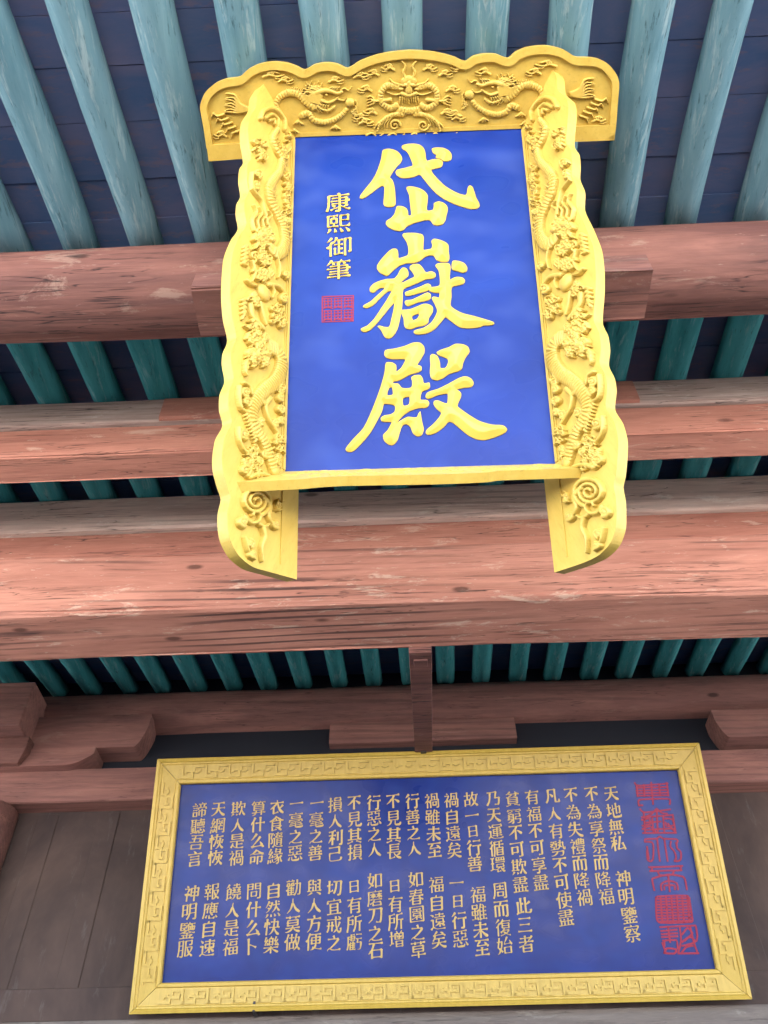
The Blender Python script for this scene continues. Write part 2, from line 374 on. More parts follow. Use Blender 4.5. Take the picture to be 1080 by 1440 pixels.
# roof boarding with tiles above, one slab
def roof_slab(h0, h1, y0, y1):
    V = []
    for h in (h0, h1):
        for x, y in ((XL, y0), (XR, y0), (XR, y1), (XL, y1)): V.append((x, y, rz(y, x)+h/NR[2]))
    return V, BOXF
Yk = YW+.5
bands = []
y = EAVE; i = 0
while y < Yk:                                                            # planks laid across the rafters
    wdt = .30+.05*math.sin(i*2.1); bands.append(roof_slab(2*RR-.004+.006*(i % 2)+.004*math.sin(i*1.7), 2*RR+.05, y+.004, min(y+wdt, Yk))); y += wdt; i += 1
mk('roof_board', *merge(bands), MAT['board'], hall)
tiles = [roof_slab(2*RR+.052, 2*RR+.16, EAVE-.08, Yk)]
roof = mk('roof', *merge(tiles), MAT['tile'], hall)
tv = []
for k in range(70):                                                      # half-round tile rows on top
    x = XL+.13+k*.256
    sec = [(math.cos(a)*.075, math.sin(a)*.075) for a in np.linspace(0, math.pi, 7)]
    V = [(x+sx, yy, rz(yy, x)+(2*RR+.155)/NR[2]+sz) for yy in (EAVE-.12, Yk) for sx, sz in sec]
    tv.append((V, [(j, j+1, j+8, j+7) for j in range(6)]+[tuple(range(7)), tuple(range(13, 6, -1))]))
mk('tile_row', *merge(tv), MAT['tile'], roof)['kind'] = 'stuff'
# rafters
def rafter(x_at, y_at, ya, yb, rad, sd):
    """one round rafter through (x_at, y_at), from y = ya to yb"""
    r = np.random.default_rng(sd); V, Fc = [], []; n = 14; m = 7
    e2 = NR; e1 = np.cross(DR, e2)
    jx, jh, jr = r.normal(0, .008), 0, rad*(1+r.normal(0, .035)); ph = r.uniform(0, 6.28, 2)
    for i in range(m):
        yy = ya+(yb-ya)*i/(m-1); x = x_at+jx+(yy-y_at)*DR[0]/DR[1]
        c = np.array([x, yy, rz(yy, x)])+NR*rad+e1*.007*math.sin(i*1.1+ph[0])
        for k in range(n):
            a = 6.2832*k/n; V.append(c+(e1*math.cos(a)+e2*math.sin(a))*jr*(1+.02*math.sin(3*a+ph[1])))
    for i in range(m-1):
        for k in range(n):
            k2 = (k+1) % n; Fc.append((i*n+k, i*n+k2, (i+1)*n+k2, (i+1)*n+k))
    Fc += [tuple(range(n))[::-1], tuple((m-1)*n+k for k in range(n))]
    return V, Fc
pa = hit(198, 345, P_R, NR); pb = hit(325, 968, P_R, NR)
sd = 0
for (p, ya, yb, rm) in ((pa, EAVE+.06, L1[0], MAT['rafter_hazed']), (pb, L1[0]+.004, YW+.3, MAT['rafter'])):
    k0 = int((XL-.0-p[0])/SP)-1
    for k in range(k0, k0+50):
        x = p[0]+k*SP
        xs = [x+(yy-p[1])*DR[0]/DR[1] for yy in (ya, yb)]
        if min(xs) < XL+.1 or max(xs) > XR-.1: continue
        sd += 1; mk('rafter', *rafter(x, p[1], ya, yb, RR, sd), rm, hall, smooth=True)
# purlin log in front, with its short bearing timber
def log(cy_, cz_, r, x0, x1, n=32, sd=1, rough=.012):
    sec = [(cy_+r*math.cos(-a), cz_+r*math.sin(-a)) for a in np.linspace(0, 6.2832, n, endpoint=False)]
    return prism_x(sec, x0, x1, 40, rough, sd)
def logm(name, L, x0, x1, m, sd, rough=.004):
    V, Fc = log(*L, x0, x1, sd=sd, rough=rough*1.6); r = np.random.default_rng(sd)
    o = mk(name, V, Fc, m, hall, smooth=True); return o
pur = logm('purlin', L1, XL, XR, MAT['wood_log'], 3)
def px_x(px, py, Y): return hitY(px, py, Y)[0]
byf = L1[0]-L1[2]*1.22
zb_t, zb_b = yz(540, 384, Y=byf)[1], yz(540, 394, Y=byf)[1]; byk = yz(540, 463, Z=zb_b)[0]
mk('bearing_timber', *prism_x(rsec(byf, byk, zb_b, zb_t+.1, .012), px_x(256, 440, byf), px_x(934, 405, byf), 10, .003, 4), MAT['wood_log'], pur, label='short squared timber under the front purlin')
o = mk('tie_beam', *prism_x(rsec(b2y, b2k, b2b, s2b-.004, .014), XL, XR, 24, .004, 11), MAT['wood_lit'], hall)
o2 = mk('purlin', *prism_x(rsec(s2y, b2k-.03, s2b, s2t, .02), XL, XR, 24, .004, 12), MAT['wood_gray'], hall, label='bleached grey timber above the middle tie beam')
mk('bearing_timber', *prism_x(rsec(s2y-.022, s2y+.1, s2b+.006, s2t-.02, .02), px_x(229, 575, s2y), px_x(893, 550, s2y), 6, .002, 13), MAT['wood_lit'], o2)
o3 = mk('purlin', *prism_x(rsec(s3y, max(r3y+.2, b3k-.05), s3b, s3t, .02), XL, XR, 24, .005, 14), MAT['wood_pale'], hall, label='pale bleached timber above the big beam')
mk('filler_board', *prism_x(rsec(r3y, b3k-.06, r3t-.06, s3b-.004, .01), XL, XR, 24, .003, 17), MAT['wood_lit'], hall, label='dark red board between the pale timber and the big beam')
arch = mk('architrave', *prism_x(rsec(b3y, b3k, b3b, r3t, .05, 5), XL, XR, 30, .006, 15), MAT['wood_beam'], hall, label='largest squared beam with open cracked grain')
# inner purlin, brackets, lower beam, wall
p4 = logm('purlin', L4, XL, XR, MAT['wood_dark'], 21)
def bracket_arm(xa, xb, zt, zb, yf, curve, m=MAT['wood_dark']):
    """bracket arm along x, its end xb cut in a rising curve on the underside"""
    s_ = 1 if xb > xa else -1; n = 8; pts = [(xa, zt), (xa, zb)]
    c = curve
    for i in range(n+1):
        t = i/n; pts.append((xb-s_*c*(1-t)**1.0, zb+(zt-zb)*.62*t**2.0))
    pts.append((xb, zt))
    V = [(x, yf, z) for x, z in pts]+[(x, yf+.26*S, z) for x, z in pts]; k = len(pts)
    T = tessellate_polygon([[Vector((x, z, 0)) for x, z in pts]])
    Fc = [tuple(t) for t in T]+[tuple(i+k for i in t)[::-1] for t in T]+[(i, (i+1) % k, (i+1) % k+k, i+k) for i in range(k)]
    return V, Fc
yb_ = lby-.07*S
zA, zB, zC = yz(150, 1006, Y=yb_)[1], yz(150, 1051, Y=yb_)[1], yz(100, 1077, Y=yb_)[1]
xl0 = px_x(10, 1030, yb_)
mk('bracket_arm', *bracket_arm(xl0-.3, px_x(207, 1030, yb_), zA, zB, yb_, .12), MAT['wood_dark'], hall, bevel=.012)
mk('bracket_arm', *bracket_arm(xl0-.3, px_x(133, 1060, yb_), zB-.004, zC, yb_-.02, .30), MAT['wood_dark'], hall, bevel=.012)
zA2, zB2 = yz(1040, 997, Y=yb_)[1], yz(1040, 1036, Y=yb_)[1]
mk('bracket_arm', *bracket_arm(px_x(1078, 1010, yb_)+.9, px_x(1006, 1015, yb_), zA2, zB2, yb_, .10), MAT['wood_dark'], hall, bevel=.012)
zc1, zc2 = yz(600, 1012, Y=yb_+.17)[1], yz(600, 1041, Y=yb_+.17)[1]
mk('bearing_timber', *prism_x(rsec(yb_+.17, yb_+.3*S, zc2, zc1, .015), px_x(461, 1030, yb_), px_x(728, 1020, yb_), 4, .002, 24), MAT['wood_dark'], p4)
ptop = L4[1]-L4[2]
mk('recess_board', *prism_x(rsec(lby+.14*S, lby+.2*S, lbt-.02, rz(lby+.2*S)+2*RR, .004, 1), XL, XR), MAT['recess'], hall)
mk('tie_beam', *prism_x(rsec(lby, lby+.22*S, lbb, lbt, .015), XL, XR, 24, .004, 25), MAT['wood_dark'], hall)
# column and its cap on the left
yc = lby-.02*S
xc_edge = px_x(28, 1079, yc-.15)
cr = .24*S; xc = xc_edge-cr
nn = 28
V = [(xc+rad*math.cos(a), yc+.1+rad*math.sin(a), z) for z, rad in ((0, cr*1.03), (2.5, cr*1.02), (lbb-.05, cr)) for a in np.linspace(0, 6.2832, nn, endpoint=False)]
Fc = [(j*nn+i, j*nn+(i+1) % nn, (j+1)*nn+(i+1) % nn, (j+1)*nn+i) for j in range(2) for i in range(nn)]+[tuple(range(2*nn, 3*nn))]
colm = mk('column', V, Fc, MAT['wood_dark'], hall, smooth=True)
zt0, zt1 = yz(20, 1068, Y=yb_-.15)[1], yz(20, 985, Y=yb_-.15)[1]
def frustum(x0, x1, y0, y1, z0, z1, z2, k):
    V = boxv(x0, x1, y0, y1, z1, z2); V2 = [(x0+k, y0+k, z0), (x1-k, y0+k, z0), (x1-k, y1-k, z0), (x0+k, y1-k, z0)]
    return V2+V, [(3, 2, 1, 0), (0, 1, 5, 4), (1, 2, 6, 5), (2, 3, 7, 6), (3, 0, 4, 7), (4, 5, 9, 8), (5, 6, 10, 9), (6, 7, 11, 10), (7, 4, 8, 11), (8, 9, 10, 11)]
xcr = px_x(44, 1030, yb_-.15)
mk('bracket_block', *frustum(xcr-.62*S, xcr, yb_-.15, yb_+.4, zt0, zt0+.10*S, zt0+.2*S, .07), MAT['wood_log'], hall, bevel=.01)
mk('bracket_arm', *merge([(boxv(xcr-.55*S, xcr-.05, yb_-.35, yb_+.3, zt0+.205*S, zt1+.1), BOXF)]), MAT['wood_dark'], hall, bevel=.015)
# wall below: boarding, stiles, ledge
zl1, zl0 = yz(620, 1376, Y=YW-.05)[1], yz(620, 1424, Y=YW-.05)[1]
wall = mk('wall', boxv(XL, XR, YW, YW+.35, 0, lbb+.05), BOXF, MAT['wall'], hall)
mk('ledge', *prism_x(rsec(YW-.05, YW+.02, zl0, zl1, .01), XL, XR, 10, .002, 31), MAT['wall'], wall)
mk('ledge', *prism_x(rsec(YW-.09, YW+.02, zl0-.28, zl0-.004, .015), XL, XR, 10, .002, 32), MAT['ledge'], wall)
for pxs_, pyb in (((85, 1142), 1), ((168, 1150), 1), ((1046, 1250), 1)):
    x = px_x(*pxs_, YW)
    mk('stile', boxv(x-.16*S, x, YW-.012, YW+.01, zl1+.003, lbb-.02), BOXF, MAT['wall'], wall, bevel=.011)

# ------------------------------------------------------------------ wide text board on the wall
def lean_frame(px, py, Y, lean):
    O = hitY(px, py, Y); v = np.array([0, -math.sin(lean), math.cos(lean)]); n = np.array([0, -math.cos(lean), -math.sin(lean)])
    return Frame(O, (1, 0, 0), v, n)
LB = lean_frame(617, 1415, YW-.16, R(18.48))
tb = empty('text_board', LB.O, 'wide blue board with gold key-fret frame and columns of small gold writing', 'sign board')
oc = LB.uvs([(184, 1429), (1051, 1402), (980, 1043.6), (225, 1074)])
ic = LB.uvs([(226.7, 1384.4), (1004.6, 1360.6), (952, 1079), (255.6, 1108)])
def rect_fit(q):
    return (q[0, 0]+q[3, 0])/2, (q[1, 0]+q[2, 0])/2, (q[0, 1]+q[1, 1])/2, (q[2, 1]+q[3, 1])/2
ox0, ox1, oy0, oy1 = rect_fit(oc); ix0, ix1, iy0, iy1 = rect_fit(ic)
PXB = np.linalg.norm(LB.O-CAM)/F_PX
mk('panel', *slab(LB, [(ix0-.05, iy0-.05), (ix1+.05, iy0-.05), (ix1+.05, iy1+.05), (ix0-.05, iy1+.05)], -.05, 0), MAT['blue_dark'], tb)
# rails: mitred profile from outer lip to inner bead
prof = [(0.0, -.06), (0.0, .085), (.13, .092), (.17, .078), (.22, .076), (.25, .066), (.82, .046), (.86, .058), (.96, .058), (1.0, .045), (1.0, -.06)]
Oc = [(ox0, oy0), (ox1, oy0), (ox1, oy1), (ox0, oy1)]; Ic = [(ix0, iy0), (ix1, iy0), (ix1, iy1), (ix0, iy1)]
rails = []
for i in range(4):
    j = (i+1) % 4; k = len(prof); V = []
    gap = .0025
    for (o_, n_, sg) in ((Oc[i], Ic[i], 1), (Oc[j], Ic[j], -1)):
        dv = (np.array(Oc[j])-np.array(Oc[i])); dv = dv/np.linalg.norm(dv)*gap*sg
        for t, h in prof:
            p = np.array(o_)*(1-t)+np.array(n_)*t+dv; V.append(LB.at(p[0], p[1], h))
    Fc = [(a, a+k, a+1+k, a+1) for a in range(k-1)]+[tuple(range(k)), tuple(range(2*k-1, k-1, -1))]
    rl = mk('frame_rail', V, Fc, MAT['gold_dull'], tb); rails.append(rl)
    # key fret raised on the sloping band
    A, B = np.array(Oc[i]), np.array(Oc[j]); A2, B2 = np.array(Ic[i]), np.array(Ic[j])
    du = (B-A)/np.linalg.norm(B-A); inn = np.array([-du[1], du[0]])
    wd = abs(np.dot(A2-A, inn)); L = np.linalg.norm(B2-A2)
    s0 = A2-inn*0; un = wd*.95; nU = max(1, int(L/un)); un = L/nU
    key = [((0, .0), (.42, .0)), ((.42, 0), (.42, .55)), ((.42, .55), (.18, .55)), ((.18, .55), (.18, .28)), ((.5, 1), (.92, 1)), ((.5, 1), (.5, .42)), ((.5, .42), (.78, .42)), ((.78, .42), (.78, .70)), ((.92, 1), (.92, 0)), ((.92, 0), (1, 0))]
    parts = []
    t0, t1 = .34, .74
    for u in range(nU):
        for (a, b) in key:
            qa = [a[0]*un, t0+(t1-t0)*a[1]]; qb = [b[0]*un, t0+(t1-t0)*b[1]]
            hw = .011
            def pos(s_, t):
                p = A2+du*(u*un+s_)-inn*wd*(1-t); hgt = .066+(t-.25)/(.57)*(.046-.066); return p, hgt
            if a[1] == b[1]:
                c4 = [(qa[0]-hw, qa[1]-hw/wd), (qb[0]+hw, qb[1]-hw/wd), (qb[0]+hw, qb[1]+hw/wd), (qa[0]-hw, qa[1]+hw/wd)]
            else:
                ta, tb_ = sorted((qa[1], qb[1])); c4 = [(qa[0]-hw, ta), (qa[0]+hw, ta), (qa[0]+hw, tb_), (qa[0]-hw, tb_)]
            Vb, Vt = [], []
            for (s_, t) in c4:
                p, hg = pos(s_, t); Vb.append(LB.at(p[0], p[1], hg-.002)); Vt.append(LB.at(p[0], p[1], hg+.014+(.0007 if a[1] == b[1] else 0)))
            parts.append((Vb+Vt, BOXF))
    mk('key_fret', *merge(parts), MAT['gold_dull'], rl)
# writing
GL = {}
def raster(ch, Nn=88):
    c = bpy.data.curves.new('glyph', 'FONT'); c.body = ch; c.size = 1; c.align_x = 'LEFT'; c.resolution_u = 3
    o = bpy.data.objects.new('glyph', c); COL.objects.link(o)
    me = bpy.data.meshes.new_from_object(o.evaluated_get(bpy.context.evaluated_depsgraph_get())); me.calc_loop_triangles()
    V = np.array([v.co[:2] for v in me.vertices]).reshape(-1, 2); T = [tuple(t.vertices) for t in me.loop_triangles]
    bpy.data.objects.remove(o); bpy.data.curves.remove(c); bpy.data.meshes.remove(me)
    lo, hi = V.min(0), V.max(0); ctr = (lo+hi)/2; V = V-ctr+.5
    g = np.zeros((Nn, Nn), bool)
    for t in T:
        a, b, c_ = V[list(t)]*Nn
        x0, y0 = np.floor(np.minimum(np.minimum(a, b), c_)).astype(int)-1; x1, y1 = np.ceil(np.maximum(np.maximum(a, b), c_)).astype(int)+1
        x0, y0 = max(x0, 0), max(y0, 0); x1, y1 = min(x1, Nn), min(y1, Nn)
        X, Y = np.meshgrid(np.arange(x0, x1)+.5, np.arange(y0, y1)+.5)
        def e(p, q): return (q[0]-p[0])*(Y-p[1])-(q[1]-p[1])*(X-p[0])
        s1, s2, s3 = e(a, b), e(b, c_), e(c_, a)
        g[y0:y1, x0:x1] |= ((s1 >= -1e-9) & (s2 >= -1e-9) & (s3 >= -1e-9)) | ((s1 <= 1e-9) & (s2 <= 1e-9) & (s3 <= 1e-9))
    return g, hi-lo
def thin(g):
    g = np.pad(g, 1).astype(np.uint8)
    while True:
        ch = False
        for ph in (0, 1):
            p = [np.roll(np.roll(g, -dy, 0), -dx, 1) for dy, dx in ((1, 0), (1, 1), (0, 1), (-1, 1), (-1, 0), (-1, -1), (0, -1), (1, -1))]
            B = sum(x.astype(int) for x in p); A = sum(((p[i] == 0) & (p[(i+1) % 8] == 1)).astype(int) for i in range(8))
            c1 = (p[0]*p[2]*p[4] == 0) & (p[2]*p[4]*p[6] == 0) if ph == 0 else (p[0]*p[2]*p[6] == 0) & (p[0]*p[4]*p[6] == 0)
            m = (g == 1) & (B >= 2) & (B <= 6) & (A == 1) & c1
            if m.any(): g[m] = 0; ch = True
        if not ch: return g[1:-1, 1:-1]
def strokes_of(ch, Nn=88):
    """brush strokes of a character: centre lines in em units"""
    g, ext = raster(ch, Nn); sk_ = thin(g); P_ = {(int(x), int(y)) for y, x in zip(*np.nonzero(sk_))}
    def nb(p):
        o4 = [(p[0]+dx, p[1]+dy) for dx, dy in ((1, 0), (0, 1), (-1, 0), (0, -1)) if (p[0]+dx, p[1]+dy) in P_]
        od = []
        for dx, dy in ((1, 1), (1, -1), (-1, 1), (-1, -1)):
            q = (p[0]+dx, p[1]+dy)
            if q in P_ and (p[0]+dx, p[1]) not in P_ and (p[0], p[1]+dy) not in P_: od.append(q)
        return o4+od
    deg = {p: nb(p) for p in P_}; junc = {p for p in P_ if len(deg[p]) > 2}; lab = {}; cen = []
    for p in junc:
        if p in lab: continue
        st_, grp = [p], []; lab[p] = len(cen)
        while st_:
            q = st_.pop(); grp.append(q)
            for r in deg[q]:
                if r in junc and r not in lab: lab[r] = len(cen); st_.append(r)
        cen.append(np.mean(grp, 0))
    edges = []; seen = set()
    starts = [(p, q) for p in junc for q in deg[p] if q not in junc]+[(None, p) for p in P_ if len(deg[p]) == 1]
    for p, q in starts:
        if q in seen: continue
        path = [q]; seen.add(q); prev = p; cur = q; end = None
        while True:
            nx = [r for r in deg[cur] if r != prev and (r in junc or r not in seen)]
            if not nx: break
            nj = [r for r in nx if r in junc]
            if nj: end = lab[nj[0]]; break
            prev, cur = cur, nx[0]; path.append(cur); seen.add(cur)
        a = lab[p] if p is not None else None
        pts = ([cen[a]] if a is not None else [])+[np.array(r, float) for r in path]+([cen[end]] if end is not None else [])
        L_ = len(path)
        if ((a is None) != (end is None)) and L_ < 5: continue
        edges.append([a, end, np.array(pts)])
    rest = [p for p in P_ if p not in seen and p not in junc]
    while rest:                                                          # closed rings
        path = [rest[0]]; seen.add(rest[0]); cur = rest[0]
        while True:
            nx = [r for r in deg[cur] if r not in seen and r not in junc]
            if not nx: break
            cur = nx[0]; seen.add(cur); path.append(cur)
        if len(path) > 6: edges.append([None, None, np.array(path+[path[0]], float)])
        rest = [p for p in rest if p not in seen]
    # join collinear edges through junctions
    def dirv(e, at_start):
        q = e[2] if at_start else e[2][::-1]; k = min(len(q)-1, 7); return (q[k]-q[0])/(np.linalg.norm(q[k]-q[0])+1e-9)
    for jn in range(len(cen)):
        while True:
            inc = [(k, s_) for k, e in enumerate(edges) for s_ in (0, 1) if e[s_] == jn]; best = None
            for x in range(len(inc)):
                for y_ in range(x+1, len(inc)):
                    if inc[x][0] == inc[y_][0]: continue
                    d_ = dirv(edges[inc[x][0]], inc[x][1] == 0)@dirv(edges[inc[y_][0]], inc[y_][1] == 0)
                    if d_ < -.82 and (best is None or d_ < best[0]): best = (d_, inc[x], inc[y_])
            if best is None: break
            (_, (k1, s1), (k2, s2)) = best; e1, e2 = edges[k1], edges[k2]
            p1 = e1[2][::-1] if s1 == 0 else e1[2]; p2 = e2[2] if s2 == 0 else e2[2][::-1]
            new = [e1[1-s1], e2[1-s2], np.r_[p1, p2[1:]]]
            edges = [e for k, e in enumerate(edges) if k not in (k1, k2)]+[new]
    out = []
    for e in edges:
        q = e[2]
        if len(q) < 2: continue
        # split at sharp corners
        cut = [0]; k = 5; i = k
        while i < len(q)-k:
            u, v = q[i]-q[i-k], q[i+k]-q[i]; cs = u@v/(np.linalg.norm(u)*np.linalg.norm(v)+1e-9)
            if cs < .55:
                w_ = [((q[m]-q[m-k])@(q[m+k]-q[m]))/(np.linalg.norm(q[m]-q[m-k])*np.linalg.norm(q[m+k]-q[m])+1e-9) for m in range(i, min(i+k, len(q)-k))]
                i += int(np.argmin(w_)); cut.append(i); i += k
            i += 1
        cut.append(len(q)-1)
        for a, b in zip(cut[:-1], cut[1:]):
            if b-a < 2: continue
            r = q[a:b+1].copy()
            for _ in range(3):
                if len(r) > 4: r[1:-1] = (r[:-2]+2*r[1:-1]+r[2:])/4
            out.append((r+.5)/Nn-.5)
    return out, ext
def glyph(ch, wt=1.0):
    if (ch, wt) in GL: return GL[(ch, wt)]
    st_, ext = strokes_of(ch); parts = []
    dense = .80 if len(st_) > 13 else (.9 if len(st_) > 8 else 1.05)
    for k, q in enumerate(st_):
        q = q.copy(); d = q[-1]-q[0]; Lr = np.linalg.norm(d)
        horiz = abs(d[0]) > 2.2*abs(d[1])
        if (horiz and d[0] < 0) or (not horiz and d[1] > 0): q = q[::-1]; d = -d
        seg = np.r_[0, np.cumsum(np.hypot(*np.diff(q, axis=0).T))]; L_ = seg[-1]
        if L_ < 1e-4: continue
        n = max(6, min(18, int(L_/.045))); t = np.linspace(0, 1, n); X = np.c_[np.interp(t*L_, seg, q[:, 0]), np.interp(t*L_, seg, q[:, 1])]
        e0 = (X[1]-X[0])/np.linalg.norm(X[1]-X[0]); e1 = (X[-1]-X[-2])/np.linalg.norm(X[-1]-X[-2])
        X = np.r_[[X[0]-e0*.022], X, [X[-1]+e1*.022]]; t = np.r_[-.06, t, 1.06]
        b = .047*dense*wt
        if L_ < .17: wv = b*(.55+.75*np.clip(t, 0, 1)) if not horiz else b*(.8+.2*t)                       # dot
        elif horiz: wv = b*(.70-.30*np.sin(np.pi*np.clip(t, 0, 1))+.42*np.exp(-((t-.97)/.09)**2)+.12*np.exp(-((t)/.08)**2))
        elif d[0] < -.38*abs(d[1]): wv = b*(1.25-.95*np.clip(t, 0, 1)**1.15)                                 # left-falling, tapers
        elif d[0] > .38*abs(d[1]): wv = b*(.48+1.15*np.clip(t, 0, 1)**1.3-1.1*np.clip(t-.82, 0, 1)*3)          # right-falling, swells
        else: wv = b*(1.0-.12*np.sin(np.pi*np.clip(t, 0, 1))+.30*np.exp(-((t)/.10)**2))
        wv = np.maximum(wv, .010); wv[0] *= .55; wv[-1] *= .6
        T_ = np.gradient(X, axis=0); T_ /= np.linalg.norm(T_, axis=1)[:, None]+1e-9; Nr = np.c_[-T_[:, 1], T_[:, 0]]
        hk = .035+.0022*(k % 9); m = len(X); V = []
        for i_ in range(m):
            A_, B_ = X[i_]+Nr[i_]*wv[i_], X[i_]-Nr[i_]*wv[i_]
            V += [(A_[0], A_[1], 0), (A_[0], A_[1], hk*.7), (X[i_][0], X[i_][1], hk), (B_[0], B_[1], hk*.7), (B_[0], B_[1], 0)]
        Fq = [(i_*5+c_, i_*5+c_+1, i_*5+c_+6, i_*5+c_+5)[::-1] for i_ in range(m-1) for c_ in range(4)]+[(0, 1, 2, 3, 4), tuple((m-1)*5+c_ for c_ in (4, 3, 2, 1, 0))]
        parts.append((V, Fq))
    V, Fc = merge(parts); V = np.array(V); V[:, 1] += V[:, 0]*.085
    GL[(ch, wt)] = (V, Fc); return GL[(ch, wt)]
def place(fr, ch, px, py, size, wt=1.0, h=.0, sx=1.0, rot=0.0, tall=1.0):
    V, Fc = glyph(ch, wt); u, v = fr.uv(px, py); c, s_ = math.cos(rot), math.sin(rot)
    return [fr.at(u+(x*c-y_*tall*s_)*size*sx, v+(x*s_+y_*tall*c)*size, h+z*size+.0005) for x, y_, z in V], Fc
COLS = [("天地無私", 859.6, 1116.5, 869, 1186), ("神明鑒察", 876, 1235.6, 889, 1312.6), ("不為享祭而降福", 831.7, 1117, 852, 1261), ("不為失禮而降禍", 802.8, 1118.4, 821.4, 1262),
 ("凡人有勢不可使盡", 776, 1120, 795.8, 1290), ("有福不可享盡", 747.7, 1121, 760.5, 1240.4), ("貧窮不可欺盡", 720.6, 1123.4, 731.9, 1243.2), ("此三者", 736.2, 1273.6, 740, 1327.4),
 ("乃天運循環", 692.8, 1123.4, 700.1, 1216.3), ("周而復始", 702.4, 1252.7, 709.8, 1330), ("故一日行善", 662.4, 1124, 667.7, 1214.6), ("福雖未至", 671.6, 1258, 678, 1332.6),
 ("禍自遠矣", 634.3, 1125.2, 638.7, 1195.5), ("一日行惡", 642, 1241.5, 647.3, 1320.4), ("禍雖未至", 607, 1126, 611.2, 1195.5), ("福自遠矣", 613, 1244, 617.3, 1321.3),
 ("行善之人", 579.7, 1126.5, 582.3, 1193.3), ("如春園之草", 584.4, 1236.7, 588.4, 1335.6), ("不見其長", 552.8, 1127.4, 554.5, 1197.7), ("日有所增", 555, 1246.3, 557.5, 1320.9),
 ("行惡之人", 525.5, 1128.6, 526.7, 1195), ("如磨刀之石", 526.7, 1238.4, 528, 1337.4), ("不見其損", 498, 1129.4, 499, 1198.5), ("日有所虧", 498, 1247, 498.5, 1324.4),
 ("損人利己", 471.2, 1131.7, 471.7, 1201), ("切宜戒之", 470, 1248.9, 469.5, 1326), ("一毫之善", 445.7, 1129, 443.4, 1199.4), ("與人方便", 442.2, 1248, 441.2, 1324.4),
 ("一毫之惡", 417, 1129.7, 415, 1200), ("勸人莫做", 412.8, 1248.3, 411.3, 1325), ("衣食隨緣", 389.7, 1135, 387, 1204), ("自然快樂", 385, 1252.5, 381.3, 1329),
 ("算什么命", 363.7, 1136.7, 360.8, 1205), ("問什么卜", 357.5, 1253.3, 355, 1330.8), ("欺人是禍", 335.3, 1137.5, 332, 1206.3), ("饒人是福", 328.7, 1254, 323.7, 1331.7),
 ("天網恢恢", 307.5, 1138.3, 303, 1206.3), ("報應自速", 298.3, 1254, 291.7, 1332.5), ("諦聽吾言", 280.8, 1139, 274, 1208), ("神明鑒服", 269.4, 1256.4, 260.6, 1334.4)]
for txt, x0, y0, x1, y1 in COLS:
    n = len(txt); P = []
    for i, ch in enumerate(txt):
        t = i/(n-1)
        small = .80 if ch in '日' else (.92 if ch in '人之' else 1.0)
        P.append(place(LB, ch, x0+(x1-x0)*t, y0+(y1-y0)*t, PXB*21.2*small, 1.18, .0, rot=random.gauss(0, .02)))
    mk('verse', *merge(P), MAT['gold_text'], tb)
# flat painted strokes (seal script)
def strip(fr, pts, hw, h0, h1):
    pts = np.asarray(pts, float); V, Fc = [], []; n = len(pts)
    for i in range(n):
        d = pts[min(i+1, n-1)]-pts[max(i-1, 0)]; d = d/(np.linalg.norm(d)+1e-12); p = np.array([-d[1], d[0]])*hw
        e = pts[i]-d*hw*(1 if i == 0 else 0)+d*hw*(1 if i == n-1 else 0)
        for q, h in ((e-p, h0), (e+p, h0), (e+p, h1), (e-p, h1)): V.append(fr.at(q[0], q[1], h))
    for i in range(n-1):
        a = i*4
        for k in range(4): Fc.append((a+k, a+4+k, a+4+(k+1) % 4, a+(k+1) % 4))
    Fc += [(3, 2, 1, 0), ((n-1)*4, (n-1)*4+1, (n-1)*4+2, (n-1)*4+3)]
    return V, Fc
ZS = lambda P: [(880+x*.18045, 1090+y*.18045) for x, y in P]
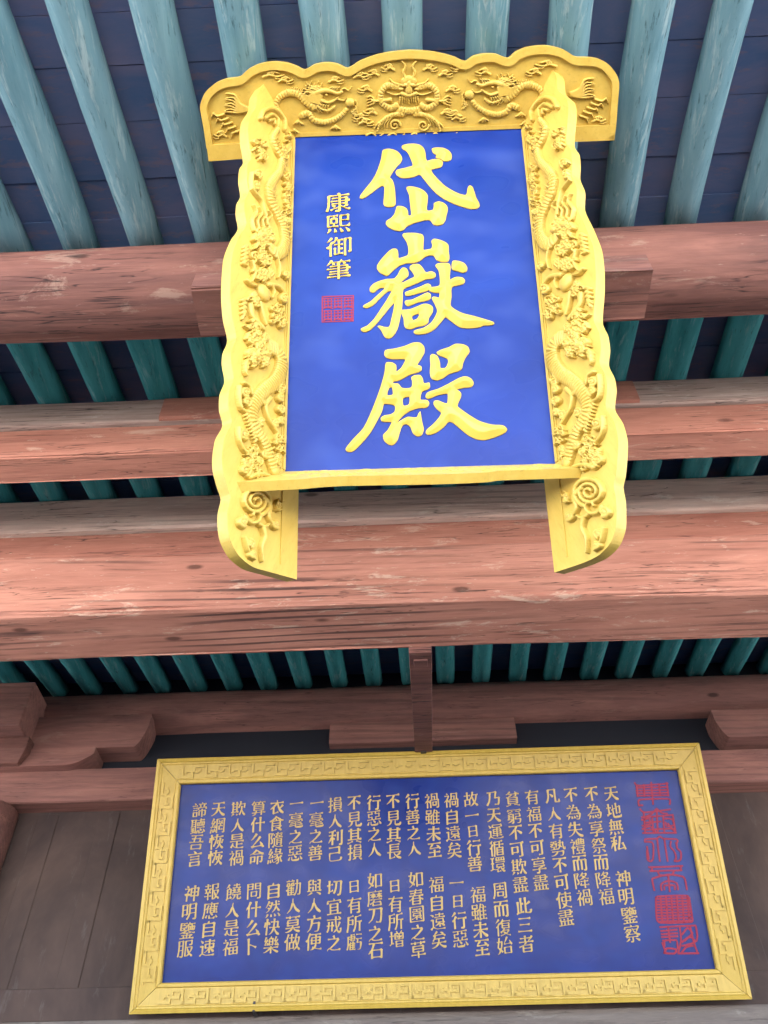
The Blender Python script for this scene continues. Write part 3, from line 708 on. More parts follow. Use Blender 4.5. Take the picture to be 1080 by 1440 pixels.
SEAL = [
 [[(70, 62), (85, 82), (200, 76), (325, 66)], [(82, 100), (325, 92)], [(84, 122), (328, 115)], [(86, 142), (330, 138)], [(90, 162), (332, 158)], [(84, 78), (92, 165)], [(140, 78), (145, 163)], [(198, 60), (212, 225)], [(258, 74), (268, 160)], [(318, 62), (332, 160)],
  [(102, 238), (98, 200), (120, 190), (330, 184), (345, 195), (342, 226)], [(110, 236), (128, 236)]],
 [[(112, 265), (130, 285), (165, 290), (345, 268)], [(165, 320), (205, 300), (240, 262), (280, 295), (320, 300)], [(240, 262), (250, 450)], [(125, 330), (360, 312)], [(125, 350), (180, 340), (195, 380), (130, 395)], [(130, 420), (190, 400), (230, 440)], [(135, 452), (390, 450)], [(290, 320), (300, 440)], [(300, 340), (360, 345), (375, 390), (320, 400), (310, 370)], [(330, 380), (380, 440)], [(205, 330), (215, 440)], [(140, 300), (150, 450)], [(365, 310), (388, 448)], [(160, 370), (270, 362)], [(160, 428), (300, 418), (380, 420)]],
 [[(150, 520), (150, 500), (240, 495), (265, 478), (290, 495), (395, 500), (405, 515), (390, 530)], [(165, 520), (205, 525), (215, 560), (212, 650), (195, 672), (170, 660), (165, 590)], [(245, 500), (250, 560), (265, 668)], [(300, 500), (310, 570), (325, 668)], [(350, 520), (348, 560), (375, 590), (392, 640), (380, 670)], [(395, 530), (400, 570), (428, 600), (425, 660), (395, 672)], [(165, 560), (178, 650)]],
 [[(182, 718), (300, 715), (440, 708)], [(190, 748), (430, 742)], [(205, 722), (200, 745)], [(425, 712), (432, 742)], [(250, 752), (265, 780), (360, 775), (375, 748)], [(222, 895), (205, 810), (225, 800), (330, 775), (440, 790), (460, 810), (475, 890)], [(278, 895), (275, 850), (330, 825), (395, 842), (405, 890)], [(300, 890), (298, 860), (380, 860), (382, 890)], [(330, 780), (342, 905)]],
 [[(235, 955), (250, 945), (480, 940), (492, 960), (520, 1130), (510, 1145), (265, 1150), (240, 1120), (235, 955)]]+[[(240+i*2, 965+i*22), (495+i*3, 958+i*22)] for i in range(9)]+[[(270+k*42, 950), (285+k*42, 1146)] for k in range(6)],
 [[(268, 1185), (540, 1172)], [(275, 1215), (395, 1205)], [(280, 1240), (400, 1232)], [(282, 1262), (400, 1256)], [(290, 1290), (395, 1285), (405, 1350)], [(300, 1330), (300, 1300)], [(300, 1385), (380, 1390), (395, 1360), (320, 1350), (300, 1385)], [(330, 1190), (345, 1300)], [(420, 1185), (430, 1290), (410, 1380)], [(440, 1240), (480, 1190), (520, 1230), (460, 1290)], [(500, 1180), (535, 1320), (560, 1388)], [(440, 1300), (500, 1260), (540, 1290)], [(430, 1390), (470, 1340), (520, 1330)], [(545, 1180), (552, 1290), (440, 1330)], [(410, 1390), (565, 1388)], [(285, 1310), (310, 1380)]]]
sp = []
for g in SEAL:
    for k, st in enumerate(g):
        P = LB.uvs(ZS(st)); P = smooth_poly(P, 3, False) if len(P) > 2 else P
        hh = .0035+.0004*(k % 7); sp.append(strip(LB, P, PXB*1.05, -.002, hh))
mk('seal_script', *merge(sp), MAT['seal_red'], tb, label='column of six red seal-script characters')
# small hooks holding the board on the ledge
for (px, py) in ((359, 1420),):
    p = LB.at(*LB.uv(px, py), .03)
    mk('hook', *merge([(boxv(p[0]-.012, p[0]+.012, p[1]-.03, YW-.03, p[2]-.03, p[2]-.008), BOXF), (boxv(p[0]-.010, p[0]+.010, p[1]-.055, p[1]-.032, p[2]-.028, p[2]+.05), BOXF)]), MAT['iron'], tb)

# ------------------------------------------------------------------ strut from the big beam to the board's top edge
ta = hitZ(591, 917, b3b-.0); tz = LB.at(*LB.uv(595.5, 1057), .05)
st = empty('wooden_strut', tuple(ta), 'narrow red wooden strut between the big beam and the text board top', 'strut')
d = tz-ta; d /= np.linalg.norm(d); sx = np.array([1., 0, 0]); sx -= d*(sx@d); sx /= np.linalg.norm(sx); su = np.cross(sx, d)
hw = 16.0*np.dot(ta-CAM, _F)/F_PX
def bar(a, b, h1, h2, th):
    V = [a-sx*h1-su*th, a+sx*h1-su*th, a+sx*h1+su*th, a-sx*h1+su*th, b-sx*h2-su*th, b+sx*h2-su*th, b+sx*h2+su*th, b-sx*h2+su*th]
    return V, BOXF
mk('bar', *bar(ta-d*.06, tz-d*.05, hw, hw*.98, .035), MAT['wood_log'], st, bevel=.006)
mk('cap', *bar(ta+d*.05, ta+d*.17, hw*.62, hw*.60, .05), MAT['wood_log'], st, bevel=.006)
bp = tz-d*.04
mk('clamp', *merge([bar(tz-d*.09, tz+d*.06, hw*.32, hw*.26, .047), bar(tz-d*.0, tz+d*.05, hw*.62, hw*.60, .052)]), MAT['iron'], st)

# ------------------------------------------------------------------ big name plaque
LEAN = R(27.0)
vU = np.array([0, -math.sin(LEAN), math.cos(LEAN)]); nU_ = np.array([0, -math.cos(LEAN), -math.sin(LEAN)])
def plaque_frames(kz):
    O = CAM+ray(415, 193)*kz
    P = Frame(O, (1, 0, 0), vU, nU_)
    TR = P.at(*P.uv(733, 181)); BL = P.at(*P.uv(401, 663)); BR = P.at(*P.uv(781, 652))
    A = R(57)
    dl = (BL-O)/np.linalg.norm(BL-O); e1 = np.array([-math.cos(A), 0, 0])+nU_*math.sin(A)
    e1 = e1-dl*(e1@dl); e1 /= np.linalg.norm(e1); e2 = -dl; nl = np.cross(e2, e1)
    if nl@np.array([1., 0, 0]) < 0: nl = -nl
    WL = Frame(O, e1, e2, nl)
    drr = (BR-TR)/np.linalg.norm(BR-TR); f1 = np.array([math.cos(A), 0, 0])+nU_*math.sin(A)
    f1 = f1-drr*(f1@drr); f1 /= np.linalg.norm(f1); f2 = -drr; nr_ = np.cross(f1, f2)
    if nr_@np.array([1., 0, 0]) > 0: nr_ = -nr_
    WR = Frame(TR, f1, f2, nr_)
    # top board: through panel top edge and the mitre point seen at (371,118) on the left wing
    x1 = (TR-O)/np.linalg.norm(TR-O); m = WL.at(*WL.uv(371, 118))-O
    t2 = m-x1*(m@x1); t2 /= np.linalg.norm(t2); nt_ = np.cross(x1, t2)
    if nt_@nU_ < 0: nt_ = -nt_
    TB = Frame(O, x1, t2, nt_)
    xb = (BR-BL)/np.linalg.norm(BR-BL); m = WL.at(*WL.uv(333, 678))-BL
    b2 = m-xb*(m@xb); b2 /= np.linalg.norm(b2); nb = np.cross(xb, b2)
    if nb@vU < 0: nb = -nb
    BB = Frame(BL, xb, b2, nb)
    return P, WL, WR, TB, BB
P, WL, WR, TB, BB = plaque_frames(2.0)
TOPO = [(294, 226.7), (291, 208), (287, 180), (282, 150.7), (284, 141), (290, 128.5), (303, 117), (318, 111), (337, 108), (349.6, 97), (366, 89.6), (385, 87), (403, 88.7), (418, 94), (428, 98.5), (442, 91), (459.4, 88), (475, 90.3), (488.6, 96), (506, 86), (525.6, 78.5), (545, 74), (564.4, 71.5), (578.5, 70.7), (600.7, 72), (623, 75.7), (639.6, 80.4), (654.4, 86.5), (665.6, 79.4), (680, 76), (697, 76), (715.3, 82), (725, 74), (740, 67.5), (758, 64.5), (775, 65), (793, 70), (810, 80), (827, 80.8), (842, 83), (855, 90), (866.7, 105), (870, 117), (868, 145), (866.5, 168), (863, 197), (800, 199.5), (733, 204), (575, 211), (415, 219), (343, 223)]
top_pts = [TB.at(*TB.uv(*p)) for p in TOPO]
ks = min((D_R-.07)/((p-CAM)@NR) for p in top_pts)
KZ = 2.0*ks
def clears(k):
    q = plaque_frames(k)[0]; pts = [q.at(*q.uv(575, y_), -.05) for y_ in range(190, 660, 10)]
    return min(math.hypot(p[1]-L1[0], p[2]-L1[1]) for p in pts) > L1[2]*1.06+.03 and q.at(*q.uv(575, 300))[1] < L1[0]
while not clears(KZ): KZ *= .99
P, WL, WR, TB, BB = plaque_frames(KZ)
PXS = KZ/F_PX*1.04
BLc = (P.uv(401, 663)+P.uv(781, 652))/2
plq = empty('name_plaque', P.at(*BLc, -.02), 'big gold dragon-carved plaque with three large gold characters on blue, hung under the eaves', 'plaque')
pc = P.uvs([(401, 663), (781, 652), (733, 181), (415, 193)])
mk('panel', *slab(P, pc, -.03, 0), MAT['blue'], plq)
def extr_between(fr, loop, h0, h1): return slab(fr, loop, h0, h1)
# wing boards
FL = [(371, 118), (362, 133), (360, 150), (351, 165), (348.7, 180), (349.6, 198), (353.5, 222), (348.5, 231), (347, 250), (349.7, 270), (344.5, 281), (343.5, 297), (346.5, 316), (337, 331), (328, 356), (326, 384), (326.5, 416), (330, 445), (337, 474), (331, 492), (330.5, 508), (335, 532), (329, 550), (329, 572), (334, 594), (324, 614), (320, 640), (321, 660), (327, 682), (332, 699), (328, 718), (328, 740), (332, 760), (341, 781), (358, 797), (380, 804), (417.5, 815)]
FR = [(775, 96), (782, 106), (784, 126), (796, 138), (799, 150), (798.5, 168), (796, 200), (803, 212), (804.5, 230), (804, 247), (811, 266), (810.5, 290), (823, 318), (833.5, 347), (836, 378), (835, 408), (831, 450), (838, 468), (840, 489), (837.5, 510), (845, 528), (847, 546), (844, 572), (855, 592), (861, 615), (861, 637), (858, 668), (855, 682), (858, 700), (859, 718), (858, 742), (850, 764), (836, 781), (815, 792), (778, 805)]
_sh = lambda y_: 8*min(1, max(0, (y_-330)/250))*(1 if y_ < 765 else max(0, (815-y_)/50))
FL = [(x-_sh(y_), y_) for x, y_ in FL]; FR = [(x+_sh(y_), y_) for x, y_ in FR]
wl = WL.uvs(FL); wr = WR.uvs(FR)
bl = WL.uvs([(420, 690)])[0]; br = WR.uvs([(766, 685)])[0]
def wing_loop(front, back, top):
    s_ = smooth_poly(front, 4, False); return np.r_[s_, [(back[0], back[1])], [(back[0], top)], [(0, top)]]
WTH = .056
loopL = wing_loop(wl, bl, -.10); loopR = wing_loop(wr, br, -.10)
# (origin corner closes the loop at the mitre)
loopL[-1] = (0, 0); loopR[-1] = (0, 0)
wingL = mk('wing_board', *slab(WL, loopL, -WTH, 0), MAT['gold'], plq)
wingR = mk('wing_board', *slab(WR, loopR, -WTH, 0), MAT['gold'], plq)
# top board with rim
TOPS = TB.uvs(TOPO); tl = np.r_[smooth_poly(TOPS[3:43], 4, False), TOPS[43:], TOPS[:3]]
topb = mk('top_board', *slab(TB, tl, -.045, 0), MAT['gold'], plq)
def inset(loop, d):
    a = np.roll(loop, 1, 0); b = np.roll(loop, -1, 0); t = b-a; t /= np.linalg.norm(t, axis=1)[:, None]+1e-12
    n = np.c_[-t[:, 1], t[:, 0]]; area = .5*np.sum(loop[:, 0]*np.roll(loop[:, 1], -1)-np.roll(loop[:, 0], -1)*loop[:, 1])
    return loop+n*d*(1 if area > 0 else -1)
rim_out = smooth_poly(TOPS[1:46], 4, False)
rim_in = inset(np.r_[rim_out, TOPS[46:], TOPS[:1]], 8.5*PXS*1.05)[:len(rim_out)]
def rim(fr, a, b, h):
    k = len(a); V = [fr.at(*p, h) for p in a]+[fr.at(*p, h) for p in b]+[fr.at(*p, -.001) for p in a]+[fr.at(*p, -.001) for p in b]; Fc = []
    for i in range(k-1):
        Fc += [(i, i+1, k+i+1, k+i), (k+i, k+i+1, 3*k+i+1, 3*k+i), (i+1, i, 2*k+i, 2*k+i+1)]
    Fc += [(0, k, 3*k, 2*k), (k-1, 3*k-1, 4*k-1, 2*k-1)]
    return V, Fc
mk('rim', *rim(TB, rim_out*.9995, rim_in, .017), MAT['gold'], topb)
ear = TB.uvs([(294, 226.7), (291, 203), (349, 200), (343, 223)])
mk('ear_band', *slab(TB, inset(ear, .002), -.001, .0165), MAT['gold'], topb)
ear2 = TB.uvs([(863, 197), (866, 174), (800, 177), (800, 199.5)])
mk('ear_band', *slab(TB, inset(ear2, .002), -.001, .0165), MAT['gold'], topb)

# carving on the top board, drawn in photo pixels and laid on the board
lo, hi = TOPS.min(0), TOPS.max(0)
RT = Relief(lo, hi, PXS*.52)
def ts(P_, r0, r1, h, sm=True, **kw):
    q = TB.uvs(P_); q = smooth_poly(q, 5, False) if sm and len(q) > 2 else q
    RT.stroke(q, r0*PXS, r1*PXS, h, **kw)
HT = .018
def cloud(ts_, cx_, cy_, w_, h, fl=1):
    ts_([(cx_-w_*fl, cy_+2), (cx_-w_*.4*fl, cy_-1), (cx_+w_*.3*fl, cy_+1.5), (cx_+w_*fl, cy_-1)], 1.6, .7, h)
    ts_([(cx_-w_*.5*fl, cy_-3), (cx_, cy_-5), (cx_+w_*.5*fl, cy_-3)], 1.7, .8, h*.9)
    ts_(spiral(cx_-w_*.25*fl, cy_-3, 3.5, 1.2, 0, fl), 1.2, .8, h)
    ts_([(cx_+w_*.2*fl, cy_+4), (cx_+w_*.7*fl, cy_+4.5), (cx_+w_*1.1*fl, cy_+3)], 1.1, .5, h*.8)
def side_dragon(mx, sg, dy):
    X = lambda x: mx+sg*(x-450)
    T = lambda L_: [(X(x), y_+dy) for x, y_ in L_]
    ts(T([(394, 160), (388, 148), (394, 136), (407, 130), (420, 133), (430, 143), (440, 150)]), 3.4, 4.8, HT, rip=.4, ripl=.015)      # arched body
    ts(T([(424, 163), (434, 159), (440, 168), (455, 172), (470, 168), (482, 160), (487, 154)]), 3.9, 3.0, HT*.95, rip=.4, ripl=.015)
    for i in range(8):                                                                                  # mane
        a = i/7; ts(T([(452-a*2, 134+a*12), (441-a*4, 131+a*12), (434-a*3, 135+a*10), (427-a*2, 131+a*9)]), 1.8, .7, HT*.95)
    for i in range(5): ts(T([(432+i*5, 130-i*.4), (430+i*5, 123), (433+i*5, 117-(i % 2)*3)]), 1.3, .5, HT*.8)
    ts(T([(446, 130), (456, 127), (466, 128), (474, 131), (481, 129)]), 3.4, 1.8, HT*1.1)                  # snout, upper jaw
    ts(T([(452, 141), (462, 144), (470, 141), (475, 137)]), 2.2, 1.2, HT)
    ts(T([(459, 133), (460, 133)]), 1.3, 1.3, HT*1.3, sm=False)
    for i in range(6): ts(T([(455-i*2.5, 127+i*1.2), (446-i*3, 121+i*1.5), (437-i*2, 121+i*2.5), (431-i*2.5, 116+i*4)]), 1.5, .5, HT*(.8+.08*(i % 3)))
    for i in range(5): ts(T([(450+i*3, 146+i*.5), (445+i*4, 152), (449+i*4, 157+(i % 2)*2)]), 1.1, .5, HT*.9)
    for i in range(4): ts(T([(462+i*3.5, 129-i*.2), (464+i*3.5, 124), (468+i*3.2, 122)]), 1.2, .5, HT)
    ts(T([(476, 130), (484, 124), (490, 127), (494, 122)]), 1.0, .4, HT*.8); ts(T([(474, 139), (484, 141), (488, 137)]), 1.0, .4, HT*.8)
    for i in range(9): ts(T([(404+i*2.6, 127+abs(i-4)*.5), (403+i*2.9, 123+abs(i-4)*.6)]), 1.1, .6, HT*.8, sm=False)
    ts(T([(470, 150), (462, 155), (452, 153), (446, 148)]), 2.0, 1.2, HT*.9)
    ts(T([(491, 144), (494, 144)]), 5.0, 4.5, HT*1.2, sm=False)                                            # pearl
    for a in range(6): ts(T([(498+3*math.cos(a), 150+a*2.5), (502, 146+a*3.6), (500+2*math.sin(a*2), 141+a*3.4)]), 1.2, .5, HT*.7)
    for bx, by in ((420, 170), (472, 177), (414, 182)):                                                    # claws
        for c in range(4): ts(T([(bx, by), (bx+4-c*3.2, by+3), (bx+7-c*4.6, by+6-abs(c-1.5))]), 1.5, .5, HT*.8)
    for cx_, cy_ in ((473, 113), (402, 113), (515, 172), (508, 107)): cloud(ts, X(cx_), cy_+dy, 10, HT*.8, sg)
side_dragon(450, 1, 0); side_dragon(702, -1, -11)
# frontal dragon in the middle
mx, my = 575, 118
for s_ in (-1, 1):
    ts([(mx+s_*5, my-8), (mx+s_*8, my-17), (mx+s_*5, my-25), (mx+s_*10, my-32)], 2.0, .8, HT)               # horns
    ts([(mx+s_*8, my+2), (mx+s_*22, my-2), (mx+s_*27, my-7)], 1.6, .6, HT*.9); ts([(mx+s_*9, my+7), (mx+s_*20, my+6), (mx+s_*26, my+3)], 1.6, .6, HT*.9)
    ts([(mx+s_*9, my+13), (mx+s_*20, my+15), (mx+s_*32, my+11)], 1.3, .5, HT*.8)
    ts([(mx+s_*13, my+5), (mx+s_*30, my+2), (mx+s_*39, my+12), (mx+s_*38, my+26), (mx+s_*26, my+34), (mx+s_*18, my+30)], 3.8, 3.8, HT*.95, rip=.4, ripl=.015)
    ts([(mx+s_*26, my+22), (mx+s_*44, my+24), (mx+s_*52, my+23)], 2.6, 1.2, HT*.9)
    for c in range(4): ts([(mx+s_*48, my+22+c*1.5), (mx+s_*54, my+17+c*4), (mx+s_*59, my+19+c*4)], 1.2, .5, HT*.8)
    ts([(mx+s_*8, my+42), (mx+s_*25, my+44), (mx+s_*40, my+54), (mx+s_*44, my+66)], 3.5, 1.4, HT*.85, rip=.35, ripl=.013)
    for c in range(5): ts([(mx+s_*(24+c*4.5), my+46+c*2), (mx+s_*(30+c*4.5), my+55+c*1.5), (mx+s_*(31+c*4), my+65)], 1.1, .5, HT*.75)
    ts(spiral(mx+s_*20, my+58, 8, 1.5, 0, s_), 1.6, .9, HT*.8)
    ts([(mx+s_*4, my+1), (mx+s_*6, my+1)], 2.2, 2.2, HT*1.4, sm=False)
    for cx_, cy_ in ((52, -14), (30, -22), (62, 8), (70, 48), (55, 40)): cloud(ts, mx+s_*cx_, my+cy_, 9, HT*.7, s_)
ts([(mx-6, my-4), (mx, my-7), (mx+6, my-4)], 4.5, 4.5, HT*1.1); ts([(mx, my-2), (mx, my+9)], 3.2, 4.6, HT*1.3)
ts([(mx-10, my+13), (mx, my+16), (mx+10, my+13)], 2.4, 2.4, HT*1.1)
for c in range(9): ts([(mx-12+c*3, my+18), (mx-13+c*3.3, my+27+2*math.sin(c*2))], 1.2, .5, HT*.8, sm=False)
ts([(mx-14, my+36), (mx, my+38), (mx+14, my+36)], 4.2, 4.2, HT*.9, rip=.4, ripl=.015)
for c in range(5): ts([(mx-60+c*30, my+74-abs(c-2)), (mx-52+c*30, my+69), (mx-44+c*30, my+74), (mx-36+c*30, my+70)], 1.3, .8, HT*.7)
for sx0, sg, dy in ((337, 1, 0), (815, -1, -21)):                                                          # tail flames on the ears
    X = lambda x: sx0+sg*(x-337)
    for i in range(7):
        a = i/6; ts([(X(350), 152+dy+a*3), (X(338-a*3), 146+dy+a*12), (X(330-a*7), 133+dy+a*24), (X(318-a*2), 131+dy+a*26+(i % 2)*3)], 2.0, .7, HT*.9)
    for i in range(5): ts([(X(316+i*5), 160+dy+i*6), (X(306+i*5), 163+dy+i*6), (X(300+i*7), 159+dy+i*7), (X(297+i*7), 166+dy+i*7)], 1.6, .6, HT*.8)
    cloud(ts, X(310), 190+dy, 9, HT*.7, -sg); cloud(ts, X(385), 106+dy*.7, 15, HT*.8, sg)
rl_in = np.r_[rim_in, TB.uvs([(862, 178), (733, 183), (415, 195.5), (296, 203)])]
mk('carving', *RT.mesh(TB, rl_in), MAT['gold'], topb, smooth=True, label='carved dragons chasing pearls among clouds')
mk('rail', *slab(TB, TB.uvs([(416, 192.5), (732.5, 180.5), (731, 175), (418, 187)]), -.001, .007), MAT['gold'], topb)

# carving on the wings: authored on the left wing, mirrored on the right
lo, hi = wl.min(0), wl.max(0); lo = lo-.02; hi = hi+.02
lo[0] = min(lo[0], bl[0])
RWg = Relief(lo, hi, PXS*.58)
HW = .026
def ws(P_, r0, r1, h=HW, sm=True, **kw):
    q = WL.uvs(P_); q = smooth_poly(q, 5, False) if sm and len(q) > 2 else q
    RWg.stroke(q, r0*PXS*1.25, r1*PXS*1.25, h, **kw)
def curls(cx_, cy_, rx, ry, n, r=1.35, h=HW):
    n = int(n*1.6); r *= .85
    for i in range(n):
        a = random.uniform(0, 6.283); q = math.sqrt(random.random())
        x, y_ = cx_+rx*q*math.cos(a), cy_+ry*q*math.sin(a); t = random.random()
        if t < .5: ws(spiral(x, y_, random.uniform(3, 5.2), random.uniform(.9, 1.5), random.uniform(0, 6.28), random.choice((-1, 1)), 14), r, r*.6, h*random.uniform(.75, 1.1), sm=False)
        else:
            b = random.uniform(0, 6.28); L = random.uniform(4, 8)
            ws([(x, y_), (x+L*.5*math.cos(b), y_+L*.5*math.sin(b)), (x+L*math.cos(b+.7), y_+L*math.sin(b+.7))], r, r*.4, h*random.uniform(.7, 1.05))
def scroll(cx_, cy_, r, sg=1, rw=2.0, h=HW): 
    ws(spiral(cx_, cy_, r, 1.6, 1.2, sg, 24), rw, rw*.6, h, sm=False); ws([(cx_-.5, cy_), (cx_+.5, cy_)], rw*1.0, rw*1.0, h*1.1, sm=False)
# top cloud
ws([(364, 168), (368, 158), (378, 154), (390, 160), (398, 172), (398, 184)], 2.4, 2, HW); ws([(370, 168), (380, 163), (388, 170), (387, 180)], 2, 1.6); ws([(376, 172), (382, 170), (383, 176)], 1.6, 1.4)
# upper dragon: tail at the top, head near 335
D1 = [(388, 184), (381, 196), (386, 212), (394, 226), (391, 242), (382, 254), (376, 268), (379, 286), (388, 304), (396, 322), (399, 340), (395, 353), (387, 358), (380, 352)]
ws(D1, 3.2, 7.0, HW*1.15, rip=.4, ripl=.016)
D1b = [(x-6.5, y_) for x, y_ in D1[1:-3]]
for i in range(26):
    t = i/25*(len(D1)-4); k = int(t); x = D1[k+1][0]*(1-(t-k))+D1[min(k+2, len(D1)-1)][0]*(t-k); y_ = D1[k+1][1]*(1-(t-k))+D1[min(k+2, len(D1)-1)][1]*(t-k)
    ws([(x+5, y_), (x+9, y_-3)], 1.3, .5, HW*.8, sm=False)
curls(362, 212, 9, 14, 13); scroll(359, 247, 6, -1); scroll(357, 262, 6, 1); ws([(352, 245), (351, 265), (358, 276), (365, 285), (370, 305), (372, 318)], 1.7, 1.1)
curls(400, 210, 6, 18, 10); curls(401, 262, 5, 20, 11); curls(400, 300, 5, 18, 9)
for i in range(4): ws([(355+i*7, 325), (352+i*7, 312), (358+i*7, 300+i*2), (354+i*7, 290+i*3)], 2.2, .7, HW*.9)
curls(367, 338, 14, 14, 26, 1.9, HW*1.2); ws([(362, 334), (366, 333)], 3.4, 3.4, HW*1.4, sm=False); ws([(376, 340), (379, 340)], 3, 3, HW*1.4, sm=False)
curls(365, 365, 12, 10, 14, 1.8, HW*1.1)
for i in range(5): ws([(345-i*.6, 347+i*5.5), (340-i*.4, 350+i*5.5), (345, 353+i*5.5)], 2.0, 1.0, HW*.8)
ws([(352, 370), (355, 386), (350, 398)], 2.2, 1, HW); ws([(385, 360), (390, 378), (388, 392)], 1.5, .8)
curls(368, 386, 14, 8, 16, 1.9); ws([(344, 396), (350, 402), (358, 404)], 1.8, .8); ws([(374, 402), (388, 404), (397, 414)], 2.6, 1.8); scroll(396, 420, 6, 1); scroll(398, 388, 4.5, -1)
# pearl with flames
ws([(368, 412), (369, 413)], 8.5, 8.5, HW*1.15, sm=False, base=.15)
ws([(379, 420), (382, 412), (378, 402)], 1.4, .8); ws([(354, 414), (352, 424), (358, 428)], 2, 1)
curls(355, 424, 7, 9, 9)
for i in range(4): ws([(343-i*.4, 422+i*6), (337, 424+i*6), (342, 428+i*6)], 2.0, 1.0, HW*.8)
ws([(341, 440), (338, 450)], 2.5, .8, HW*.8, sm=False)
curls(388, 446, 10, 16, 16); ws([(350, 432), (352, 446), (360, 456), (367, 464)], 3.6, 2.6, HW); ws([(363, 428), (366, 444), (370, 458)], 2.4, 1.6)
curls(352, 462, 6, 10, 8)
# lower dragon
curls(358, 480, 13, 10, 20, 2.0, HW*1.15); curls(360, 503, 15, 14, 30, 2.0, HW*1.25); ws([(352, 502), (356, 503)], 3.6, 3.6, HW*1.45, sm=False); ws([(368, 500), (371, 501)], 3.2, 3.2, HW*1.45, sm=False)
for i in range(3): ws([(346-i, 508+i*5), (341, 514+i*5), (343, 522+i*4)], 2.2, .8)
D2 = [(374, 488), (386, 494), (393, 508), (392, 524), (384, 538), (372, 548), (361, 560), (353, 576), (352, 592), (358, 606), (367, 620), (374, 636), (379, 652), (383, 664)]
ws(D2, 8.0, 5.5, HW*1.15, rip=.45, ripl=.016)
for i in range(9): ws([(344+i*1.6, 583+i*4.6), (341+i*1.6, 586+i*4.6)], 1.7, 1.0, HW*.9, sm=False)
for q in ((342, 553, 6.5, 1), (343, 567, 6.0, -1), (340, 612, 7.0, 1), (341, 663, 7.5, -1), (363, 594, 5.5, 1), (364, 618, 5, -1), (391, 560, 5, 1), (390, 577, 5.5, -1), (384, 596, 5.5, 1), (392, 592, 4.5, 1), (369, 640, 5, 1), (360, 650, 5, -1)): scroll(q[0], q[1], q[2], q[3], 2.0)
ws([(334, 546), (333, 560), (336, 576), (345, 582)], 2.2, 1.6); ws([(340, 540), (347, 545), (350, 556)], 1.8, 1.4)
ws([(333, 604), (333, 620), (338, 632), (345, 640)], 2.2, 1.4)
ws([(377, 562), (370, 572), (374, 590), (384, 606), (392, 618)], 2.6, 1.6); ws([(370, 553), (362, 562), (368, 569)], 3.4, 2.6)
curls(393, 545, 5, 8, 8); curls(388, 626, 6, 12, 10); curls(350, 640, 8, 10, 10); curls(354, 664, 10, 9, 12); curls(384, 645, 5, 14, 9); curls(345, 655, 6, 10, 7)
ws([(348, 672), (360, 668), (374, 670)], 2.4, 1.8); 
# under the shelf
ws(spiral(356, 706, 21, 2.6, 1.2, -1, 48), 2.2, 1.5, sm=False); ws(spiral(354, 726, 13, 1.0, 3, -1), 1.8, 1.2); ws([(366, 700), (376, 712), (374, 728), (380, 738)], 2.8, 1.8); scroll(338, 735, 6.5, 1, 2.2); scroll(384, 738, 5.5, 1, 2); curls(389, 715, 4, 10, 6)
ws([(366, 742), (369, 756), (364, 770), (365, 790)], 2.8, .9); ws([(360, 738), (368, 742), (374, 738)], 1.8, 1)
scroll(347, 765, 6, -1, 2.0); scroll(351, 780, 5, 1, 1.8); ws([(341, 758), (345, 775), (354, 788)], 1.6, 1)
# edging strip beside the panel
def edging(front): 
    return None
vb = WL.uv(401, 663)[1]
def wing_carving(fr, mirror_from=None, loop=None, parent=None, vs=1.0):
    V, Fc = RWg.mesh(fr, loop)
    if fr is WR: Fc = Fc[:, ::-1]
    mk('carving', V, Fc, MAT['gold'], parent, smooth=True, label='carved dragons and curling clouds')
wing_carving(WL, loop=inset(loopL, .006), parent=wingL)
wing_carving(WR, loop=inset(loopR, .006), parent=wingR)
for fr, par, bk in ((WL, wingL, bl), (WR, wingR, br)):
    e = [(.004, -.02), (.020, -.03), (.020, vb+.004), (.004, vb+.004)]
    e3 = [(WL.uv(396, 705)[0]-.006, vb-.06), (WL.uv(396, 705)[0], vb-.06), (WL.uv(396, 705)[0], vb-.44), (WL.uv(396, 705)[0]-.006, vb-.44)]
    e2 = [(.030, -.05), (.034, -.05), (.034, vb+.004), (.030, vb+.004)]
    mk('edging', *merge([slab(fr, e, -.001, .006), slab(fr, e2, -.001, .005), slab(fr, e3, -.001, .005)]), MAT['gold'], par)
# shelf board along the bottom
SE = [(333, 678), (378, 676), (423.7, 673.8), (456, 671), (489, 669.5), (600, 667.5), (650, 666), (687, 664), (702, 662), (765, 660), (810, 658.3), (853, 656.3)]
sf = BB.uvs(SE); sb = BB.uvs([(781, 652), (401, 663)])
sh = mk('shelf_board', *slab(BB, np.r_[smooth_poly(sf, 4, False), sb], -.042, 0), MAT['gold'], plq)
lo, hi = np.r_[sf, sb].min(0), np.r_[sf, sb].max(0); RS = Relief(lo, hi, PXS*.9)
W_ = hi[0]-lo[0]; dep = hi[1]-lo[1]
for i in range(46):
    u = lo[0]+W_*(.11+.78*(i+.5)/46); v = lo[1]+dep*random.uniform(.12, .55); r = random.uniform(3, 6)*PXS
    RS.stroke(spiral(u, v, r*1.6, 1.3, random.uniform(0, 6), random.choice((-1, 1)), 16), 1.6*PXS, 1.0*PXS, .0035)
V, Fc = RS.mesh(BB); mk('carving', V, Fc if np.dot(np.cross(BB.e1, BB.e2), BB.n) > 0 else Fc[:, ::-1], MAT['gold'], sh, smooth=True)

